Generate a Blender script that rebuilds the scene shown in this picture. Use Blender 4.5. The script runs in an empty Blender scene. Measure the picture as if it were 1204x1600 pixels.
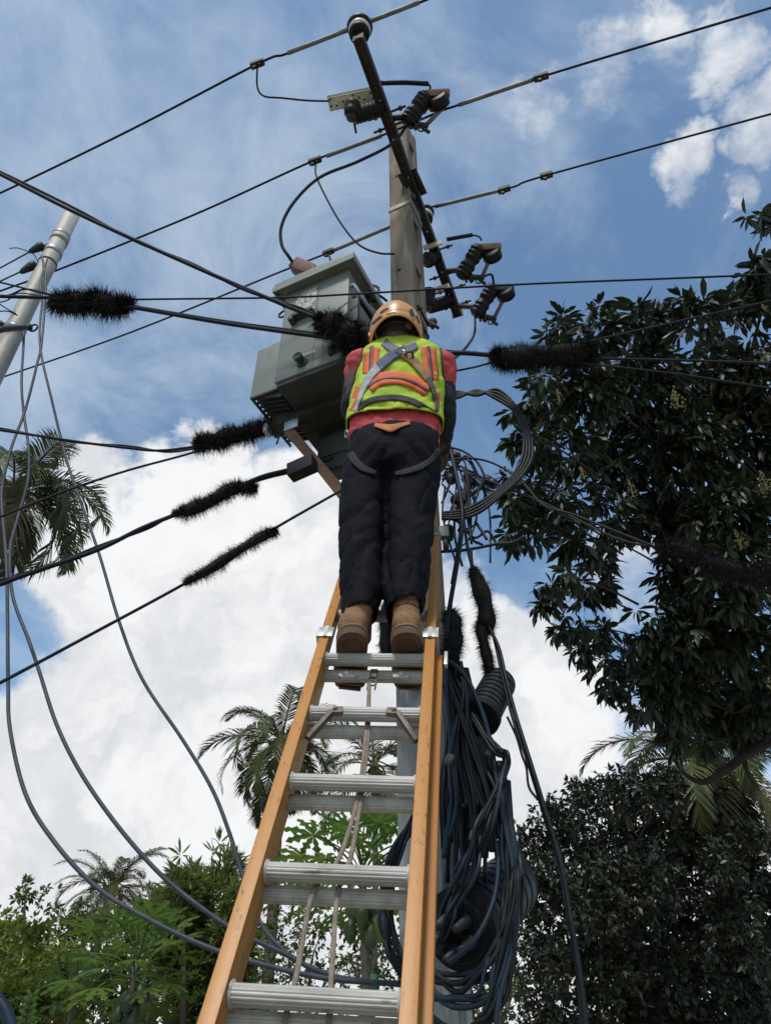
import bpy, bmesh, math, random
import numpy as np
from mathutils import Vector, Matrix, noise as mnoise
from mathutils.bvhtree import BVHTree

random.seed(7); rng = np.random.default_rng(11)
SC = bpy.context.scene
COL = SC.collection
R = math.radians

# ------------------------------------------------------------------ camera
PITCH = R(39.0); F = 1156.0; CZ = 1.55          # photo pixels: 1204 x 1600
SP, CP = math.sin(PITCH), math.cos(PITCH)
cam_d = bpy.data.cameras.new('camera'); cam = bpy.data.objects.new('camera', cam_d); COL.objects.link(cam)
cam.location = (0, 0, CZ); cam.rotation_euler = (R(90) + PITCH, 0, 0)
cam_d.sensor_fit = 'VERTICAL'; cam_d.sensor_height = 36.0; cam_d.lens = 36.0 * F / 1600.0
cam_d.clip_start = 0.05; cam_d.clip_end = 3000
SC.camera = cam
SC.render.resolution_x = 770; SC.render.resolution_y = 1024

SUN_EL, SUN_AZ = R(56), R(196)                   # azimuth clockwise from +Y
EXPOSURE = 0.9
SC.view_settings.view_transform = 'Standard'; SC.view_settings.look = 'None'
SC.view_settings.gamma = 1.0; SC.view_settings.use_curve_mapping = False
SC.view_settings.exposure = EXPOSURE

def ray(px, py):
    """world direction per unit of optical-axis depth through a photo pixel"""
    u = (px - 602.0) / F; v = (800.0 - py) / F
    return Vector((u, CP - v * SP, SP + v * CP))
CAM = Vector((0, 0, CZ))
def Pz(px, py, z): return CAM + ray(px, py) * z                 # at optical depth z
def Pd(px, py, d): r = ray(px, py); return CAM + r * (d / r.y)  # at forward distance d
def Ph(px, py, h): r = ray(px, py); return CAM + r * (h / r.z)  # at height h above the eye

# ------------------------------------------------------------------ world
W = bpy.data.worlds.new('World'); SC.world = W; W.use_nodes = True
nt = W.node_tree; nt.nodes.clear()
def N(t, **kw):
    n = nt.nodes.new(t)
    for k, v in kw.items(): setattr(n, k, v)
    return n
def L(a, b): nt.links.new(a, b)
def math_(op, a, b=None, c=None, clamp=False):
    n = N('ShaderNodeMath', operation=op, use_clamp=clamp)
    for i, x in enumerate((a, b, c)):
        if x is None: continue
        if isinstance(x, (int, float)): n.inputs[i].default_value = x
        else: L(x, n.inputs[i])
    return n.outputs[0]
def smooth(x, a, b, lo=0.0, hi=1.0):
    n = N('ShaderNodeMapRange', interpolation_type='SMOOTHSTEP')
    L(x, n.inputs[0]); n.inputs[1].default_value = a; n.inputs[2].default_value = b
    n.inputs[3].default_value = lo; n.inputs[4].default_value = hi
    return n.outputs[0]
tc = N('ShaderNodeTexCoord')
DIR = tc.outputs['Generated']
sky = N('ShaderNodeTexSky', sky_type='NISHITA'); sky.sun_disc = False
sky.sun_elevation = SUN_EL; sky.sun_rotation = SUN_AZ; sky.altitude = 50
sky.air_density = 1.0; sky.dust_density = 0.9; sky.ozone_density = 1.0
SKY_K = 0.096
def noise_(vec, scale, detail=6, rough=0.55, dist=0.0, off=None):
    if off is not None:
        m = N('ShaderNodeVectorMath', operation='ADD'); L(vec, m.inputs[0]); m.inputs[1].default_value = off; vec = m.outputs[0]
    n = N('ShaderNodeTexNoise'); L(vec, n.inputs['Vector'])
    n.inputs['Scale'].default_value = scale; n.inputs['Detail'].default_value = detail
    n.inputs['Roughness'].default_value = rough; n.inputs['Distortion'].default_value = dist
    return n.outputs['Fac']
wn = N('ShaderNodeTexNoise'); L(DIR, wn.inputs['Vector']); wn.inputs['Scale'].default_value = 8.0; wn.inputs['Detail'].default_value = 7; wn.inputs['Roughness'].default_value = .62
ws = N('ShaderNodeVectorMath', operation='SUBTRACT'); L(wn.outputs['Color'], ws.inputs[0]); ws.inputs[1].default_value = (.5, .5, .5)
wk = N('ShaderNodeVectorMath', operation='SCALE'); L(ws.outputs[0], wk.inputs[0]); wk.inputs['Scale'].default_value = .16
wa = N('ShaderNodeVectorMath', operation='ADD'); L(DIR, wa.inputs[0]); L(wk.outputs[0], wa.inputs[1])
wz = N('ShaderNodeVectorMath', operation='NORMALIZE'); L(wa.outputs[0], wz.inputs[0]); WDIR = wz.outputs[0]
def blobs_field(blobs):
    acc = None
    for (px, py, rad, w) in blobs:
        c = ray(px, py).normalized()
        d = N('ShaderNodeVectorMath', operation='DOT_PRODUCT'); L(WDIR, d.inputs[0]); d.inputs[1].default_value = c
        a = smooth(d.outputs['Value'], math.cos(R(rad * 1.45)), math.cos(R(rad * 0.15)), 0.0, w)
        acc = a if acc is None else math_('MAXIMUM', acc, a)
    return acc
# the cloud deck seen on a plane overhead, so that streaks far off foreshorten
sep = N('ShaderNodeSeparateXYZ'); L(DIR, sep.inputs[0])
zz = math_('ADD', math_('MAXIMUM', sep.outputs[2], 0.0), 0.22)
cmb = N('ShaderNodeCombineXYZ')
L(math_('DIVIDE', sep.outputs[0], zz), cmb.inputs[0]); L(math_('DIVIDE', sep.outputs[1], zz), cmb.inputs[1])
PL = cmb.outputs[0]
# cumulus: banks at their own directions, edges broken by noise
CUM = [(320, 860, 7.5, 1.0), (200, 920, 7, 1.0), (430, 960, 10, 1.0), (300, 1050, 10, 1.0), (150, 1180, 8, 1.0), (60, 1330, 8, 1.0),
       (340, 1250, 11, 1.0), (520, 1100, 9, 1.0), (560, 860, 8, .9), (130, 770, 3.6, .75), (480, 780, 5, .9), (330, 720, 3.2, .75), (500, 1400, 11, 1.),
       (740, 1000, 5, .95), (800, 1060, 6, 1.0), (860, 1130, 6, 1.0), (760, 1180, 8, 1.0), (880, 1060, 4, 1.0), (720, 930, 4, .8), (960, 1150, 4, .7),
       (200, 1500, 12, 1.0), (800, 1450, 12, .9), (1130, 1350, 8, .8),
       (1140, 105, 3.0, .57), (1205, 190, 2.6, .59), (1090, 245, 2.0, .56), (1035, 60, 2.6, .50), (1175, 285, 1.5, .55), (950, 120, 3.0, .44),
       (820, 180, 2.6, .46), (940, 360, 1.3, .46), (1010, 900, 4, .6)]
fld = blobs_field(CUM)
n1 = noise_(DIR, 7.0, 9, 0.58, 0.3)
n2 = noise_(DIR, 26.0, 7, 0.6, 0.2)
dens = math_('ADD', fld, math_('MULTIPLY', math_('SUBTRACT', n1, 0.5), 1.15))
dens = math_('ADD', dens, math_('MULTIPLY', math_('SUBTRACT', n2, 0.5), 0.26))
cum_mask = smooth(dens, 0.38, 0.80)
# thin high cloud everywhere
c1 = noise_(PL, 2.2, 9, 0.62, 0.6, (3.1, 1.7, 0))
c2 = noise_(PL, 0.9, 4, 0.5, 0.4, (8.3, 2.2, 0))
c4 = noise_(PL, 6.5, 8, 0.65, 1.0, (1.2, 4.4, 0))
veil = smooth(math_('ADD', math_('ADD', math_('MULTIPLY', c1, 0.62), math_('MULTIPLY', c2, 0.42)), math_('MULTIPLY', math_('SUBTRACT', c4, .4), 0.30)), 0.47, 0.75, 0.0, 0.68)
# cloud brightness: bright rims, grey bellies
c3 = noise_(WDIR, 5.5, 9, 0.62, 0.25, (5, 3, 1))
belly = smooth(math_('ADD', math_('MULTIPLY', c3, 0.9), math_('MULTIPLY', math_('SUBTRACT', dens, 0.8), -0.14)), 0.33, 0.53, 0.0, 1.0)
ramp = N('ShaderNodeMixRGB'); L(belly, ramp.inputs[0])
ramp.inputs[1].default_value = (0.385, 0.395, 0.412, 1); ramp.inputs[2].default_value = (0.50, 0.505, 0.51, 1)
skyk = N('ShaderNodeVectorMath', operation='SCALE'); L(sky.outputs[0], skyk.inputs[0]); skyk.inputs['Scale'].default_value = SKY_K
tint = N('ShaderNodeVectorMath', operation='MULTIPLY'); L(skyk.outputs[0], tint.inputs[0]); tint.inputs[1].default_value = (0.90, 1.03, 1.02)
mv = N('ShaderNodeMixRGB'); L(veil, mv.inputs[0]); L(tint.outputs[0], mv.inputs[1]); mv.inputs[2].default_value = (0.30, 0.36, 0.42, 1)
mc = N('ShaderNodeMixRGB'); L(cum_mask, mc.inputs[0]); L(mv.outputs[0], mc.inputs[1]); L(ramp.outputs[0], mc.inputs[2])
bg = N('ShaderNodeBackground'); L(mc.outputs[0], bg.inputs[0]); bg.inputs[1].default_value = 1.0
out = N('ShaderNodeOutputWorld'); L(bg.outputs[0], out.inputs[0])

sun_d = bpy.data.lights.new('sun', 'SUN'); sun_d.energy = 1.5; sun_d.angle = R(10); sun_d.color = (1, 0.95, 0.87)
sun = bpy.data.objects.new('sun', sun_d); COL.objects.link(sun)
sdir = Vector((math.sin(SUN_AZ) * math.cos(SUN_EL), math.cos(SUN_AZ) * math.cos(SUN_EL), math.sin(SUN_EL)))
sun.rotation_euler = sdir.to_track_quat('Z', 'Y').to_euler(); sun.location = (3, -3, 12)

# ------------------------------------------------------------------ materials
MATS = {}
def mat(name, col, rough=0.6, metal=0.0, col2=None, scale=8.0, mix=(0.4, 0.65), bump=0.0, bscale=60.0, spec=0.5, stretch=None, trans=0.0, col3=None, s3=40.0, m3=(0.6, 0.7)):
    if name in MATS: return MATS[name]
    m = bpy.data.materials.new(name); m.use_nodes = True
    t = m.node_tree; b = t.nodes['Principled BSDF']
    b.inputs['Roughness'].default_value = rough; b.inputs['Metallic'].default_value = metal
    b.inputs['Specular IOR Level'].default_value = spec
    c4 = lambda c: (c[0], c[1], c[2], 1)
    tcn = t.nodes.new('ShaderNodeTexCoord'); vec = tcn.outputs['Object']
    if stretch:
        mp = t.nodes.new('ShaderNodeMapping'); mp.inputs['Scale'].default_value = stretch
        t.links.new(vec, mp.inputs[0]); vec = mp.outputs[0]
    b.inputs['Base Color'].default_value = c4(col); src = None
    if col2:
        n = t.nodes.new('ShaderNodeTexNoise'); n.inputs['Scale'].default_value = scale; n.inputs['Detail'].default_value = 7
        n.inputs['Roughness'].default_value = .65
        t.links.new(vec, n.inputs['Vector'])
        r = t.nodes.new('ShaderNodeValToRGB'); r.color_ramp.elements[0].position = mix[0]; r.color_ramp.elements[1].position = mix[1]
        r.color_ramp.elements[0].color = c4(col); r.color_ramp.elements[1].color = c4(col2)
        t.links.new(n.outputs['Fac'], r.inputs[0]); src = r.outputs[0]
    if col3:
        n = t.nodes.new('ShaderNodeTexNoise'); n.inputs['Scale'].default_value = s3; n.inputs['Detail'].default_value = 5
        t.links.new(vec, n.inputs['Vector'])
        mr = t.nodes.new('ShaderNodeMapRange'); mr.inputs[1].default_value = m3[0]; mr.inputs[2].default_value = m3[1]
        t.links.new(n.outputs['Fac'], mr.inputs[0])
        mx = t.nodes.new('ShaderNodeMixRGB'); t.links.new(mr.outputs[0], mx.inputs[0])
        if src: t.links.new(src, mx.inputs[1])
        else: mx.inputs[1].default_value = c4(col)
        mx.inputs[2].default_value = c4(col3); src = mx.outputs[0]
    if src: t.links.new(src, b.inputs['Base Color'])
    if bump:
        n = t.nodes.new('ShaderNodeTexNoise'); n.inputs['Scale'].default_value = bscale; n.inputs['Detail'].default_value = 6
        t.links.new(vec, n.inputs['Vector'])
        bp = t.nodes.new('ShaderNodeBump'); bp.inputs['Strength'].default_value = bump; bp.inputs['Distance'].default_value = 0.01
        t.links.new(n.outputs['Fac'], bp.inputs['Height']); t.links.new(bp.outputs[0], b.inputs['Normal'])
    if trans:
        tr = t.nodes.new('ShaderNodeBsdfTranslucent'); ms = t.nodes.new('ShaderNodeMixShader'); ms.inputs[0].default_value = trans
        if src: t.links.new(src, tr.inputs[0])
        else: tr.inputs[0].default_value = c4(col)
        t.links.new(b.outputs[0], ms.inputs[1]); t.links.new(tr.outputs[0], ms.inputs[2])
        t.links.new(ms.outputs[0], t.nodes['Material Output'].inputs[0])
    MATS[name] = m
    return m
def leaf_mat(name, a, b_, rough=0.4, trans=0.2, scale=3.0, spec=0.5):
    return mat(name, a, rough, col2=b_, scale=scale, mix=(0.35, 0.68), trans=trans, spec=spec)

BLACK = mat('black_rubber', (0.011, 0.012, 0.014), 0.5, col2=(0.022, 0.023, 0.026), scale=30, spec=.3)
CABLE = mat('black_cable_jacket', (0.006, 0.007, 0.009), 0.5, col2=(0.013, 0.015, 0.018), scale=25, spec=.2)
CABLE_BLUE = mat('blue_black_cable_jacket', (0.010, 0.019, 0.031), 0.42, col2=(0.018, 0.030, 0.046), scale=20, spec=.25)
CABLE_GREY = mat('grey_cable_jacket', (0.035, 0.038, 0.052), 0.55, col2=(0.055, 0.06, 0.075), scale=18, spec=.3)
WIRE = mat('dark_insulated_wire', (0.010, 0.011, 0.015), 0.65, col2=(0.018, 0.02, 0.026), scale=20, spec=.15)
ARMOR = mat('weathered_aluminium_rod', (0.13, 0.125, 0.12), 0.55, 0.4, col2=(0.2, 0.19, 0.18), scale=14, bump=.4, bscale=120)
BRISTLE = mat('black_bristle', (0.008, 0.007, 0.007), 0.75, col2=(0.018, 0.015, 0.013), scale=9, spec=.2)
STEEL = mat('galvanised_steel', (0.42, 0.43, 0.43), 0.42, 0.75, col2=(0.28, 0.28, 0.27), scale=20, bump=.15)
DARKSTEEL = mat('weathered_dark_steel', (0.02, 0.018, 0.017), 0.65, 0.3, col2=(0.045, 0.037, 0.031), scale=12, bump=.3)

# ------------------------------------------------------------------ mesh helpers
def link(name, me, m, parent=None):
    o = bpy.data.objects.new(name, me); COL.objects.link(o)
    if m is not None:
        ms = m if isinstance(m, (list, tuple)) else [m]
        if len(me.materials) == 0:
            for x in ms: me.materials.append(x)
    if parent is not None: o.parent = parent
    return o
def root_loc(p):
    v = Vector((0, 0, 0))
    while p is not None: v = v + p.location; p = p.parent
    return v
def obj(name, vf, m, parent=None, smooth=True, midx=None):
    """link world-space verts/faces as ONE mesh object, its origin at its own base (or at its parent's)"""
    v, f = vf
    v = np.asarray(v, dtype=float).reshape(-1, 3)
    if parent is None:
        o0 = Vector((float((v[:, 0].min() + v[:, 0].max()) / 2), float((v[:, 1].min() + v[:, 1].max()) / 2), float(v[:, 2].min())))
    else: o0 = root_loc(parent)
    v = v - np.array(o0)
    me = bpy.data.meshes.new(name)
    if isinstance(f, np.ndarray):
        k = f.shape[1]
        me.vertices.add(len(v)); me.vertices.foreach_set('co', v.ravel())
        me.loops.add(f.size); me.loops.foreach_set('vertex_index', f.ravel().astype(np.int32))
        me.polygons.add(len(f)); me.polygons.foreach_set('loop_start', np.arange(0, f.size, k, dtype=np.int32))
        me.update(calc_edges=True); me.validate()
    else:
        me.from_pydata(v.tolist(), [], [list(q) for q in f]); me.update()
    if smooth is True: me.polygons.foreach_set('use_smooth', [True] * len(me.polygons))
    elif smooth == 'auto':
        me.polygons.foreach_set('use_smooth', [True] * len(me.polygons)); 
        try: me.set_sharp_from_angle(angle=R(38))
        except Exception: pass
    o = link(name, me, m, parent)
    if midx is not None: me.polygons.foreach_set('material_index', midx)
    if parent is None: o.location = o0
    return o
def empty(name, loc, label, cat, group=None):
    o = bpy.data.objects.new(name, None); COL.objects.link(o); o.empty_display_size = .1
    o.location = loc; tag(o, label, cat, group); return o
def tag(o, label, cat, group=None, kind=None):
    if label: o['label'] = label
    if cat: o['category'] = cat
    if group: o['group'] = group
    if kind: o['kind'] = kind
    return o
def join(*vfs):
    V, Fs, b = [], [], 0
    for v, f in vfs:
        v = [tuple(x) for x in v]
        V += v; Fs += [[i + b for i in q] for q in f]; b += len(v)
    return V, Fs
def spline(pts, per=8):
    p = [Vector(x) for x in pts]
    if len(p) < 3: return [p[0].lerp(p[-1], i / max(1, per)) for i in range(per + 1)] if per > 1 else p
    q = [p[0] * 2 - p[1]] + p + [p[-1] * 2 - p[-2]]
    out = []
    for i in range(1, len(q) - 2):
        a, b, c, d = q[i - 1], q[i], q[i + 1], q[i + 2]
        for k in range(per):
            t = k / per
            out.append(0.5 * ((2 * b) + (c - a) * t + (2 * a - 5 * b + 4 * c - d) * t * t + (3 * b - a - 3 * c + d) * t ** 3))
    out.append(q[-2]); return out
def frames(pts):
    T = []
    for i in range(len(pts)):
        t = pts[min(i + 1, len(pts) - 1)] - pts[max(i - 1, 0)]
        T.append(t.normalized() if t.length > 1e-9 else Vector((0, 0, 1)))
    n = T[0].orthogonal().normalized(); out = []
    for t in T:
        n = (n - t * n.dot(t)); n = n.normalized() if n.length > 1e-6 else t.orthogonal().normalized()
        out.append((t, n, t.cross(n)))
    return out
def tube(pts, r, sides=8, caps=True, twist=0.0):
    pts = [Vector(p) for p in pts]; fr = frames(pts); V, Fs = [], []
    rr = r if isinstance(r, (list, tuple)) else [r] * len(pts)
    for i, (p, (t, n, b)) in enumerate(zip(pts, fr)):
        for k in range(sides):
            a = 2 * math.pi * k / sides + twist * i
            V.append(p + (n * math.cos(a) + b * math.sin(a)) * rr[i])
    for i in range(len(pts) - 1):
        for k in range(sides):
            k2 = (k + 1) % sides
            Fs.append([i * sides + k, i * sides + k2, (i + 1) * sides + k2, (i + 1) * sides + k])
    if caps:
        Fs.append(list(range(sides - 1, -1, -1))); Fs.append([(len(pts) - 1) * sides + k for k in range(sides)])
    return V, Fs
def lathe(p, q, prof, sides=16):
    """surface of revolution about p->q; prof = [(t along, radius)]"""
    p, q = Vector(p), Vector(q); ax = q - p; t = ax.normalized(); n = t.orthogonal().normalized(); b = t.cross(n); V, Fs = [], []
    for (s, r) in prof:
        for k in range(sides):
            a = 2 * math.pi * k / sides; V.append(p + ax * s + (n * math.cos(a) + b * math.sin(a)) * r)
    m = len(prof)
    for i in range(m - 1):
        for k in range(sides):
            k2 = (k + 1) % sides; Fs.append([i * sides + k, i * sides + k2, (i + 1) * sides + k2, (i + 1) * sides + k])
    Fs.append(list(range(sides - 1, -1, -1))); Fs.append([(m - 1) * sides + k for k in range(sides)])
    return V, Fs
def boxf(c, ax, ay, az, bev=0.0):
    """box at centre c with half-axis vectors; optional chamfer of the long edges"""
    c, ax, ay, az = Vector(c), Vector(ax), Vector(ay), Vector(az)
    if bev <= 0:
        V = [c + ax * i + ay * j + az * k for k in (-1, 1) for j in (-1, 1) for i in (-1, 1)]
        return V, [[0, 2, 3, 1], [4, 5, 7, 6], [0, 1, 5, 4], [2, 6, 7, 3], [0, 4, 6, 2], [1, 3, 7, 5]]
    lx, ly, lz = ax.length, ay.length, az.length
    bm = bmesh.new(); bmesh.ops.create_cube(bm, size=2)
    for v in bm.verts: v.co = Vector((v.co.x * lx, v.co.y * ly, v.co.z * lz))
    bmesh.ops.bevel(bm, geom=bm.edges[:], offset=min(bev, lx * .9, ly * .9, lz * .9), segments=2, affect='EDGES', profile=.6)
    bm.verts.index_update()
    X, Y, Z = ax.normalized(), ay.normalized(), az.normalized()
    V = [c + X * v.co.x + Y * v.co.y + Z * v.co.z for v in bm.verts]; Fs = [[v.index for v in f.verts] for f in bm.faces]
    bm.free(); return V, Fs
def bar(p, q, w, h, up=(0, 0, 1), bev=0.0):
    p, q = Vector(p), Vector(q); t = (q - p); L_ = t.length; t = t / L_
    u = Vector(up); s = t.cross(u)
    if s.length < 1e-4: s = t.orthogonal()
    s.normalize(); u = s.cross(t)
    return boxf((p + q) / 2, t * L_ / 2, s * w / 2, u * h / 2, bev)
def prism(poly, ext):
    """closed polygon (world points) extruded by a vector"""
    n = len(poly); ext = Vector(ext); V = [Vector(p) for p in poly] + [Vector(p) + ext for p in poly]
    Fs = [list(range(n))[::-1], [n + i for i in range(n)]] + [[i, (i + 1) % n, n + (i + 1) % n, n + i] for i in range(n)]
    return V, Fs
def sphere(c, r, u=12, v=8, sc=(1, 1, 1)):
    V, Fs = [], []
    for j in range(v + 1):
        th = math.pi * j / v
        for i in range(u):
            ph = 2 * math.pi * i / u
            V.append(Vector(c) + Vector((r * sc[0] * math.sin(th) * math.cos(ph), r * sc[1] * math.sin(th) * math.sin(ph), r * sc[2] * math.cos(th))))
    for j in range(v):
        for i in range(u):
            Fs.append([j * u + i, j * u + (i + 1) % u, (j + 1) * u + (i + 1) % u, (j + 1) * u + i][::-1])
    return V, Fs
def torus_path(c, nrm, r, k=20):
    nrm = Vector(nrm).normalized(); a = nrm.orthogonal().normalized(); b = nrm.cross(a)
    return [Vector(c) + (a * math.cos(2 * math.pi * i / k) + b * math.sin(2 * math.pi * i / k)) * r for i in range(k + 1)]
def px3(lst, d=None):
    """pixel track -> points; entries (px, py, forward distance)"""
    return [Pd(*e) if len(e) == 3 else Pd(e[0], e[1], d) for e in lst]
# ------------------------------------------------------------------ ground
LD = Vector((.903, -.429, 0)); AD = Vector((.429, .903, 0)); UP = Vector((0, 0, 1))
GROUND = mat('dusty_pale_ground', (0.30, 0.27, 0.22), .9, col2=(0.20, 0.18, 0.13), scale=.6, bump=.5, bscale=8)
gv, gf = [], []
n_ = 60
for j in range(n_ + 1):
    for i in range(n_ + 1):
        x = (i / n_ * 2 - 1); y = (j / n_ * 2 - 1); x = math.copysign(abs(x) ** 2.2, x) * 800; y = math.copysign(abs(y) ** 2.2, y) * 800
        r_ = math.hypot(x, y); z = -0.0 + (0.25 * mnoise.noise(Vector((x * .05, y * .05, 3))) if r_ > 8 else 0)
        gv.append((x, y, z))
for j in range(n_):
    for i in range(n_):
        a = j * (n_ + 1) + i; gf.append([a, a + 1, a + n_ + 2, a + n_ + 1])
tag(obj('ground', (gv, gf), GROUND), 'pale dusty earth below the trees and the pole', None, kind='structure')

# ------------------------------------------------------------------ concrete pole
POLE = Vector((0.162, 2.96, 0)); POLE_H = 8.25
CONC = mat('weathered_concrete', (0.165, 0.125, 0.082), .88, col2=(0.08, 0.062, 0.043), scale=9, mix=(.36, .66), bump=.5, bscale=70,
           stretch=(1, 1, .18), col3=(0.24, 0.20, 0.15), s3=16, m3=(.55, .75))
WHITEWASH = mat('peeling_grey_whitewash', (0.34, 0.34, 0.32), .85, col2=(0.20, 0.20, 0.19), scale=7, mix=(.4, .62), bump=.4, bscale=60,
                stretch=(1, 1, .25), col3=(0.42, 0.42, 0.40), s3=11, m3=(.54, .6))
pole = empty('concrete_pole', POLE, 'tall weathered concrete utility pole with slotted side, between transformer and crossarm', 'utility pole')
def pole_prof(w, d):
    # I-shaped section: wide face towards the camera, grooved flanks
    g = .022; t = .05
    xy = [(-w, -d), (w, -d), (w, -d + t), (w - g, -d + t + .012), (w - g, d - t - .012), (w, d - t), (w, d), (-w, d), (-w, d - t), (-w + g, d - t - .012), (-w + g, -d + t + .012), (-w, -d + t)]
    return xy
def pole_pt(x, y, z): return POLE + LD * (x - .004 * (z - 4)) + AD * y + UP * z
def pole_loft(z0, z1, n, w, d):
    V, Fs = [], []
    for i in range(n + 1):
        z = z0 + (z1 - z0) * i / n
        for (x, y) in pole_prof(w, d): V.append(pole_pt(x, y, z))
    for i in range(n):
        for k in range(12):
            Fs.append([i * 12 + k, i * 12 + (k + 1) % 12, (i + 1) * 12 + (k + 1) % 12, (i + 1) * 12 + k])
    Fs += [list(range(11, -1, -1)), [n * 12 + k for k in range(12)]]
    return V, Fs
obj('shaft', pole_loft(3.02, POLE_H, 10, .083, .105), CONC, pole, smooth=False)
obj('painted_base', pole_loft(-.3, 3.02, 6, .084, .106), WHITEWASH, pole, smooth=False)
def on_axis(z): return pole_pt(0, 0, z)
# solid blocks between the slots of the side
for z in np.arange(3.1, 8.2, .62):
    for s in (1,):
        c = pole_pt(s * .0735, 0, z); obj('slot_web', boxf(c, LD * .0085, AD * .058, UP * .13), CONC, pole, smooth=False)
HOLE = mat('dark_hole', (0.01, 0.009, 0.008), .9)
for z in (4.05, 4.62, 5.35, 6.0, 7.3, 7.75):
    p = pole_pt(-.02, -.105, z); obj('bolt_hole', lathe(p - AD * .003, p + AD * .004, [(0, .014), (1, .014)], 10), HOLE, pole)
cr = [pole_pt(.01 + .006 * math.sin(i * 1.3), -.107, 4.1 + i * .16) for i in range(9)]
obj('earth_wire', tube(spline(cr, 4), .0035, 5), mat('pale_wire', (.3, .28, .25), .6), pole)
def band(z, th=.05, m=STEEL):
    V, Fs = [], []
    w, d = .09, .112
    lo = [pole_pt(x, y, z - th / 2) for x, y in ((-w, -d), (w, -d), (w, d), (-w, d))]
    o = obj('steel_band', prism(lo, UP * th), m, pole, smooth=False)
    bp = pole_pt(w + .03, -d + .02, z); obj('bolt', lathe(bp - AD * .06, bp + AD * .12, [(0, .011), (.12, .011), (.121, .018), (.2, .018), (.201, .008), (1, .008)], 8), DARKSTEEL, o)
    return o
b0 = Pd(630, 318, 2.85); band(b0.z, .05, mat('pale_band', (.24, .22, .19), .6, .3, col2=(.16, .14, .12)))
b1 = Pd(640, 492, 2.85); band(b1.z, .03, DARKSTEEL)
p = Pd(671, 505, 2.93)
obj('side_clamp', join(bar(p + Vector((-.03, 0, .06)), p + Vector((.015, -.02, -.07)), .03, .02), bar(p + Vector((0, -.01, 0)), p + Vector((.05, -.03, -.09)), .016, .016), sphere(p + Vector((.02, 0, .01)), .03)), DARKSTEEL, pole)

# ------------------------------------------------------------------ leaning metal pole at the left
GREYPOLE = mat('grey_painted_pole', (0.36, 0.34, 0.30), .6, .2, col2=(0.25, 0.23, 0.20), scale=5, stretch=(1, 1, .3), bump=.2, col3=(.10, .09, .08), s3=9, m3=(.66, .74))
LPX = Pd(112, 337, 3.3); lpt = LPX; lpb = Vector((LPX.x + .05, 3.3, 0))
lp = empty('metal_pole', lpb, 'slim pale grey round metal pole standing at the left edge', 'utility pole')
LPH = lpt.z
def lpole(z): t = z / LPH; return lpb.lerp(Vector((lpt.x, lpt.y, LPH)), t)
obj('shaft', tube([lpole(0), lpole(LPH * .5), lpole(LPH * .86), lpole(LPH)], [.088, .076, .067, .063], 24), GREYPOLE, lp)
obj('collar', tube([lpole(LPH - .42), lpole(LPH - .36)], .071, 24), GREYPOLE, lp)
obj('top_cap', lathe(lpole(LPH), lpole(LPH) + UP * .02, [(0, .064), (.6, .06), (1, .03)], 20), GREYPOLE, lp)
def lp_at(py):   # height on that pole seen at a photo row
    return Pd(60, py, 3.24).z
for py, h in ((360, .04), (385, .05), (402, .012), (507, .06)):
    z = lp_at(py); o = obj('steel_band', tube([lpole(z - h / 2), lpole(z + h / 2)], .0715 if py < 450 else .077, 20), STEEL if py != 402 else DARKSTEEL, lp)
z = lp_at(507); c = lpole(z) + Vector((.095, -.03, 0))
obj('ring_hook', tube(torus_path(c + Vector((.055, 0, 0)), (.2, 1, .2), .03), .007, 6), DARKSTEEL, lp)
obj('band_bolt', bar(c - Vector((.03, 0, 0)), c + Vector((.04, 0, .01)), .035, .03), DARKSTEEL, lp)
obj('band_lug', bar(lpole(z) + Vector((-.09, -.03, .0)), lpole(z) + Vector((-.06, -.05, .03)), .05, .05), DARKSTEEL, lp)

# ------------------------------------------------------------------ transformer
TPAINT = mat('grey_green_transformer_paint', (0.18, 0.196, 0.166), .5, col2=(0.145, 0.158, 0.134), scale=4, bump=.06, bscale=30, col3=(.11, .10, .08), s3=15, m3=(.62, .80), stretch=(1, 1, .22))
TDARK = mat('dark_green_steel', (0.035, 0.042, 0.035), .65, col2=(0.022, 0.025, 0.021), scale=9)
FL = Pd(428, 598, 2.72)                                   # lower front left corner of the tank
TW, TD = .44, .42; TZ0 = FL.z; TZ1 = Pd(447, 458, 2.72).z
TX = LD; TY = AD
tr = empty('transformer', FL + TX * TW / 2 + TY * TD / 2, 'grey green pole mounted transformer tank with overhanging lid, left of the worker', 'transformer')
def tp(x, y, z): return FL + TX * x + TY * y + UP * (z - TZ0)
def tbox(x0, x1, y0, y1, z0, z1, bev=0.0):
    return boxf(tp((x0 + x1) / 2, (y0 + y1) / 2, (z0 + z1) / 2), TX * (x1 - x0) / 2, TY * (y1 - y0) / 2, UP * (z1 - z0) / 2, bev)
obj('tank', tbox(0, TW, 0, TD, TZ0, TZ1, .006), TPAINT, tr, smooth='auto')
obj('tank_seam', tbox(.232, .238, -.004, .001, TZ0 + .02, TZ1 - .01), TPAINT, tr, smooth=False)
obj('side_seam', tbox(TW - .001, TW + .004, .26, .266, TZ0 + .02, TZ1 - .01), TPAINT, tr, smooth=False)
lid = obj('lid', join(tbox(-.055, TW + .055, -.06, TD + .05, TZ1 - .006, TZ1 + .05, .008)), TPAINT, tr, smooth='auto')
obj('lid_flange', join(tbox(-.057, TW + .057, -.063, -.053, TZ1 - .035, TZ1 + .012), tbox(-.062, -.052, -.063, TD + .05, TZ1 - .035, TZ1 + .012), tbox(TW + .052, TW + .062, -.063, TD + .05, TZ1 - .035, TZ1 + .012)), TPAINT, lid, smooth=False)
obj('dome', tbox(.03, TW - .04, .05, TD - .03, TZ1 + .05, TZ1 + .07, .02), TPAINT, lid)
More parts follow.
